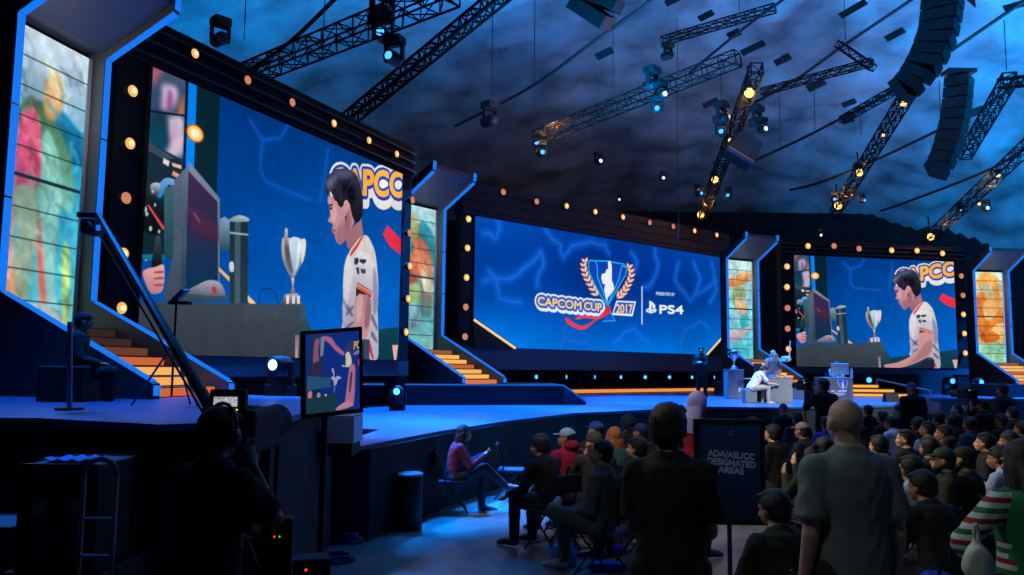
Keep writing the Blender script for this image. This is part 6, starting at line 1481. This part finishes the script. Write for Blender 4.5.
# ------------------------------------------------------------------ the audience
S_ = 'sit'
poses = {'look': (S_, .06, ('lap', 'lap'), (0, .08, 0), 0, 1), 'left': (S_, .05, ('lap', 'lap'), (.75, .1, 0), 0, 1), 'right': (S_, .05, ('lap', 'lap'), (-.6, .02, 0), 0, 1), 'slump': (S_, .3, ('knee', 'knee'), (.3, -.1, 0), 0, 1),
         'chin': (S_, .22, ('chin', 'lap'), (.3, 0, 0), 0, 1), 'phone': (S_, .12, ('phone', 'phone'), (0, -.1, 0), 0, 1), 'fold': (S_, -.04, ('crossed', 'crossed'), (.35, .08, 0), 0, 1.04), 'fig': ('figure', -.04, ('lap', 'knee'), (.35, .05, 0), .0, 1)}
crowd = [
 # px, py(head top), Y, rz, pose, shirt, kind, hair, hcol, cap, ccol, skin, s, label
 (538, 434, 9.7, .8, 'slump', (18, 18, 24), 'long', 'volume', (30, 24, 24), None, None, 'm', 1, 'seated spectator with dark hair and black top nearest the aisle'),
 (567, 427, 10.6, .6, 'left', (150, 22, 52), 'hoodie long', 'buzz', (30, 24, 22), 'cap', (150, 178, 214), 'm', 1, 'spectator in a red jacket and pale blue cap facing left'),
 (596, 420.5, 11.8, .3, 'left', (60, 54, 50), 'tee', 'buzz', (40, 30, 24), 'cap', (48, 84, 190), 'l', 1, 'spectator in a bright blue cap behind the one in olive hood'),
 (593, 431.5, 10.6, .3, 'chin', (52, 50, 44), 'hoodie long', None, None, 'beanie', (78, 74, 60), 'l', 1, 'spectator in an olive beanie resting a hand at the face'),
 (601, 440, 9.0, 1.1, 'fig', (84, 92, 86), 'long', 'short', (22, 18, 18), None, None, 'm', 1.02, 'spectator in a grey-green jacket sitting with ankle on knee by the blue bag'),
 (614, 427, 9.8, .2, 'look', (40, 90, 86), 'long', 'long', (176, 106, 52), None, None, 'l', 1, 'spectator with long orange-blond hair seen from behind'),
 (628, 415.5, 12.2, .1, 'look', (40, 34, 32), 'tee', 'curly', (40, 34, 30), None, None, 'l', 1, 'spectator with curly dark hair behind the orange-blond one'),
 (641, 422.5, 12.2, .2, 'left', (26, 28, 36), 'tee', 'buzz', (24, 20, 18), 'cap', (44, 50, 110), 'm', 1, 'spectator in a dark blue and red cap left of the standing person in black'),
 (637, 437, 9.6, 1.1, 'look', (18, 20, 24), 'tee', 'short', (20, 16, 16), None, None, 'l', 1, 'spectator in profile with dark hair beside the back of the person in black'),
 (657, 431, 11.4, .2, 'look', (16, 18, 24), 'hoodie long', 'short', (34, 34, 30), None, None, 'm', 1, 'dark-haired spectator half hidden by the standing person in black'),
 (772, 424.5, 9.8, .7, 'look', (20, 26, 26), 'tee', 'short', (34, 26, 22), None, None, 'l', 1, 'dark-haired spectator in a dark green shirt just right of the sign'),
 (802, 421.5, 11.0, .7, 'look', (30, 34, 44), 'tee', 'buzz', (40, 32, 28), 'cap', (150, 146, 140), 'm', 1, 'spectator in a light grey cap right of the sign'),
 (823, 437, 8.2, .3, 'phone', (20, 18, 22), 'long', 'short', (24, 18, 18), None, None, 'l', 1, 'dark-haired spectator close behind the left shoulder of the bald person'),
 (811, 447, 6.9, .2, 'phone', (52, 60, 44), 'long', 'bun', (24, 20, 20), None, None, 'l', .95, 'spectator raising both hands with a yellow wristband'),
 (783, 404, 14.0, .1, 'look', (30, 26, 30), 'tee', None, None, 'beanie', (190, 40, 52), 'm', 1, 'spectator in a red knit hat near the stage edge'),
 (797, 412, 13.2, .1, 'look', (40, 40, 60), 'tee', 'short', (20, 18, 18), None, None, 'm', 1, 'dark-haired spectator right below the red knit hat'),
 (826, 416, 12.4, .1, 'look', (30, 70, 190), 'tee', 'short', (18, 16, 16), None, None, 'm', 1, 'spectator in a bright blue top left of the bald head'),
 (882, 411, 13.0, .5, 'look', (26, 28, 34), 'tee', 'short', (22, 20, 20), None, None, 'm', 1, 'short-haired spectator just right of the bald head near the stage'),
 (889, 416, 11.3, .5, 'slump', (190, 205, 235), 'tee', 'short', (24, 20, 20), None, None, 'm', 1, 'spectator in a pale blue and white top right of the bald head'),
 (898, 406, 13.6, .6, 'left', (34, 30, 34), 'tee', 'short', (26, 22, 20), None, None, 'l', 1, 'spectator with a lit face below the standing person in the blue cap'),
 (878, 435, 8.6, .5, 'look', (26, 30, 30), 'tee', 'short', (28, 24, 18), None, None, 'l', 1, 'spectator half hidden behind the right shoulder of the bald person'),
 (905, 429.5, 9.6, .55, 'left', (20, 22, 30), 'tee', 'short', (30, 28, 22), None, None, 'l', 1, 'spectator with cropped hair and lit neck right of the bald person'),
 (917, 417, 11.6, .3, 'look', (18, 20, 30), 'tee', 'volume', (20, 16, 18), None, None, 'm', 1, 'dark-haired spectator in front of the pale tilted board'),
 (927, 421, 10.9, .3, 'left', (90, 124, 180), 'tee', 'short', (20, 18, 18), None, None, 'm', 1, 'spectator in a light blue shirt below the tilted board'),
 (938, 411, 12.4, .3, 'look', (70, 26, 40), 'long', 'volume', (36, 20, 22), None, None, 'm', 1, 'spectator in a maroon top right of the tilted board'),
 (910, 455, 6.9, .35, 'look', (170, 190, 216), 'tee', 'short', (22, 20, 20), None, None, 'l', 1, 'spectator in a pale blue patterned shirt right below the bald person'),
 (943, 446.5, 7.8, 1.15, 'look', (26, 28, 26), 'tee', 'buzz', (26, 24, 20), 'cap', (44, 56, 44), 'l', 1, 'bearded spectator in a dark green cap facing left'),
 (963, 445.5, 7.6, .8, 'look', (18, 20, 22), 'tee', 'buzz', (20, 18, 18), 'cap', (26, 28, 26), 'm', 1, 'spectator in a black cap behind the bearded one'),
 (984, 432.5, 8.2, 1.05, 'look', (26, 28, 40), 'tee', 'short', (16, 14, 16), None, None, 'l', 1, 'spectator in profile with black hair looking up left'),
 (996, 446, 7.6, .5, 'slump', (150, 170, 210), 'tee', 'short', (20, 18, 20), None, None, 'm', 1, 'spectator in a light blue shirt behind the profile with black hair'),
 (969, 417, 10.4, .4, 'look', (40, 60, 96), 'tee', 'short', (40, 26, 30), None, None, 'm', 1, 'brown-haired spectator in blue above the profile with black hair'),
 (957, 404, 13.4, .4, 'left', (28, 28, 34), 'tee', 'buzz', (40, 30, 26), None, None, 'l', 1, 'spectator with a pale lit head below the small stage camera'),
 (951, 414, 12.0, .4, 'look', (24, 40, 60), 'tee', 'short', (30, 22, 24), None, None, 'm', 1, 'small dark head between the tilted board and the stage camera'),
 (1000, 414, 11.2, .4, 'left', (30, 26, 36), 'tee', 'short', (34, 24, 28), None, None, 'm', 1, 'spectator in the upper right rows turned to the left'),
 (1012, 407, 12.4, .6, 'look', (34, 34, 30), 'tee', 'short', (40, 34, 24), None, None, 'l', 1, 'spectator with lit hair edge near the right border'),
 (1021, 421, 10.2, .6, 'look', (20, 20, 28), 'tee', 'short', (20, 16, 18), None, None, 'm', 1, 'dark spectator cut by the right border above the brown-haired one'),
 (986, 405, 13.0, .4, 'look', (20, 22, 28), 'tee', 'curly', (24, 20, 20), None, None, 'm', 1, 'spectator with bushy dark hair under the person in the teal coat'),
 (858, 424, 10.8, .3, 'look', (24, 24, 30), 'tee', 'short', (20, 18, 18), None, None, 'm', 1, 'spectator mostly hidden behind the bald head'),
 (943, 425, 10.0, .4, 'left', (56, 24, 36), 'hoodie long', 'short', (28, 20, 20), None, None, 'm', 1, 'spectator in a dark maroon hoodie above the black cap'),
 (928, 437, 8.9, .4, 'look', (20, 24, 34), 'tee', 'short', (22, 20, 20), None, None, 'm', 1, 'dark-haired spectator above the bearded one in the green cap'),
 (1008, 431, 9.2, .5, 'left', (24, 24, 28), 'tee', 'volume', (26, 20, 18), None, None, 'm', 1, 'dark spectator left of the long brown hair'),
 (752, 417, 12.6, .2, 'look', (24, 22, 26), 'tee', 'short', (24, 20, 20), None, None, 'm', 1, 'dark spectator showing just above the sign'),
 (868, 405, 14.2, .3, 'look', (20, 22, 26), 'tee', 'short', (20, 18, 18), None, None, 'm', 1, 'spectator close to the stage edge right of the bald head'),
 (974, 397, 15.0, .3, 'look', (22, 24, 28), 'tee', 'short', (26, 22, 22), None, None, 'm', 1, 'farthest seated spectator below the right screen corner'),
 (771, 489, 6.0, .3, 'slump', (24, 28, 22), 'long', 'short', (14, 12, 12), None, None, 'm', 1, 'dark olive-clad spectator bent forward in the unlit row under the sign'),
 (919, 470, 5.9, .3, 'slump', (30, 26, 26), 'long', 'short', (16, 14, 14), None, None, 'm', 1, 'crouching dark spectator in the unlit row right of the bald person'),
]
for i, (x, y, Y, rz, ps, shc, kd, hair, hc, cap, cc, sk, s, lab) in enumerate(crowd):
    J = skeleton(*poses[ps]); htop = (J['hm'] @ V((0, -.01, .115))).z + (.02 if hair in ('curly', 'volume') or cap else .01)
    hl = J['hm'] @ V((0, 0, .1))
    p = aty(x, y, Y); z = p.z - htop * s
    off = RZ(rz).to_3x3() @ V((hl.x, hl.y, 0)) * s
    # keep feet on the floor: slide along the sight line until the base is at the ground
    t = (CZ - htop * s) / (CZ - p.z) if abs(CZ - p.z) > .05 else 1
    t = min(max(t, .78), 1.28); p = CO + (p - CO) * t; z = p.z - htop * s
    bx, by = p.x - off.x, p.y - off.y
    sc_ = s
    if abs(z) > .03: sc_ = max(.9, min(1.1, s * (p.z) / (htop * s))); z = p.z - htop * sc_
    person(bx, by, z, rz, lab, poses[ps], shc, kd, ((30, 32, 40), (44, 46, 44), (24, 30, 50))[i % 3] if ps != 'fig' else (86, 92, 80), sk, hair, hc or (30, 24, 22), cap, cc or (0, 0, 0), 'bearded' in lab, (150, 156, 170) if ps == 'fig' else (40, 40, 46), sc_, group=None, fine=False)
    chair(bx, by, rz, 'folding chair under the ' + ' '.join(lab.split()[:9]), None, z + .02 if z > -.05 else z + .02)
    if 'grey-green' in lab:
        be = empty('backpack', (0, 0, 0), 0, 'dark teal backpack on the back of the spectator with ankle on knee', 'bag')
        o_ = local(bx, by, z, rz, (.02, -.24, .80)); be.location = o_; be.rotation_euler.z = rz
        MB().bevbox((0, 0, 0), (.30, .17, .42), .06).build('pack_body', mat((18, 52, 62), .8), be, True); MB().bevbox((0, -.10, -.06), (.22, .07, .22), .03).build('front_pocket', mat((20, 84, 96), .8), be, True)
        for sx in (-.1, .1): MB().path([(sx, .07, .18), (sx * 1.1, .16, .22), (sx * 1.1, .24, .1)], .014, 6).build('strap', mat((20, 70, 80), .8), be)
    if 'wristband' in lab:
        J = skeleton(*poses[ps]); wl = J['wl'].lerp(J['el'], .12)
        mb = MB(); d_ = (J['el'] - J['wl']).normalized(); mb.loft([wl - d_ * .015, wl + d_ * .015], [.036, .037], (1, 0, 0), 16); mb.b.free()
        par = [o for o in C.objects if o.get('label') == lab][0]
        mb2 = MB(); mb2.loft([wl - d_ * .015, wl + d_ * .015], [.036, .037], (1, 0, 0), 16); put('wristband', mb2.mesh('wristband'), mat((225, 215, 40), .5), par)
# standing people near the stage
for x, y, Y, rz, ps, shc, kd, hair, hc, cap, cc, sk, lab in (
    (825, 377.5, 15.2, .3, ('stand', .05, ('camera', 'camera'), (.2, 0, 0), 0, 1.1), (16, 16, 20), 'long', 'short', (14, 12, 12), None, None, 'm', 'camera operator in black standing at the stage edge before the commentary desk'),
    (912, 381.5, 17.0, .1, ('stand', 0, ('down', 'down'), (0, 0, 0), 0, 1.1), (14, 15, 20), 'long', None, None, 'cap', (60, 90, 170), 'm', 'person in black and a blue cap standing near the stage below the right screen'),
    (1003, 383, 17, .4, ('stand', 0, ('down', 'down'), (.2, 0, 0), 0, 1.1), (30, 54, 66), 'coat long', 'short', (60, 52, 50), None, None, 'm', 'person in a dark teal coat standing at the right below the farthest portal'),
    (695, 392, 9.0, -.9, ('stand', .05, ('lap', 'lap'), (-.1, -.1, 0), 0, 1), (150, 24, 40), 'tee', None, None, 'hood', (150, 148, 215), 'd', 'person in a pale lavender hood and red shirt standing behind the sign'),
    (985, 398, 14.4, .5, ('stand', .05, ('camera', 'camera'), (.2, -.1, 0), 0, 1), (16, 18, 22), 'long', 'short', (14, 12, 12), None, None, 'm', 'dark camera operator among the audience near the right end of the stage')):
    p = aty(x, y, Y); s = max(.9, min(1.08, (p.z) / 1.71)); t = (CZ - 1.71 * s) / (CZ - p.z)
    person(p.x, p.y, p.z - 1.71 * s, rz, lab, ps, shc, kd, (18, 18, 24), sk, hair, hc or (20, 18, 18), cap, cc or (0, 0, 0), s=s)
def hand_camera(x, y, Y, s, label, led=None):
    c = aty(x, y, Y); e = empty('video_camera', c, .3, label, 'camera')
    MB().bevbox((0, 0, 0), (.16 * s, .38 * s, .20 * s), .02).build('camera_body', BLACK, e); MB().tube((0, .18 * s, 0), (0, .36 * s, 0), .07 * s, 14).build('lens', DARK, e)
    MB().bevbox((-.12 * s, -.1 * s, .08 * s), (.1 * s, .14 * s, .09 * s), .01).build('viewfinder', BLACK, e); MB().tube((0, -.15 * s, .16 * s), (0, .15 * s, .16 * s), .015 * s, 8).build('handle', METAL, e)
    MB().tube((0, -.02, -.1 * s), (0, -.02, -c.z + .0), .012, 8).build('monopod', BLACK, e)
    if led: MB().ball((-.12 * s, -.175 * s, .08 * s), (.02, .01, .015), 8).build('small_screen', emi(led), e)
hand_camera(804, 386, 15.2, .8, 'video camera held by the operator in front of the commentary desk', (200, 150, 80))
hand_camera(967, 394, 14.6, .9, 'video camera raised in the audience at the right end of the stage', (90, 130, 220))
# things glinting on the floor between the rows
for x, y, l, c, w in ((601, 556, 'small white and blue carton on the floor under the seats', (190, 205, 235), .12), (617, 554, 'flat blue bag on the floor beside the carton', (40, 90, 220), .20), (607, 572, 'blue folded bag on the floor at the bottom edge', (24, 60, 190), .34)):
    c_ = atz(x, y, 0); tag(MB().bevbox((c_.x, c_.y, .05), (w, .12, .10), .03).build('floor_item', mat(c, .5), None, True), l, 'bag')
for x, y, l in ((732, 522, 'clear plastic bag coloured as lit in blue on the floor under the sign'), (748, 526, 'second clear plastic bag beside the sign foot')):
    c_ = aty(x, y, 6.3); cloth_bag(c_.x, 6.3, .26, .24, mat((70, 130, 220), .2), l, 'plastic_bag', 0)  # the blue light on these clear bags is put into their base colour
c_ = aty(960, 524, 6.1); cloth_bag(aty(938, 524, 6.1).x, 6.1, .34, .24, mat((40, 80, 220), .3), 'blue plastic bag in the dark row right of the bald person', 'plastic_bag', max(0, c_.z - .5))
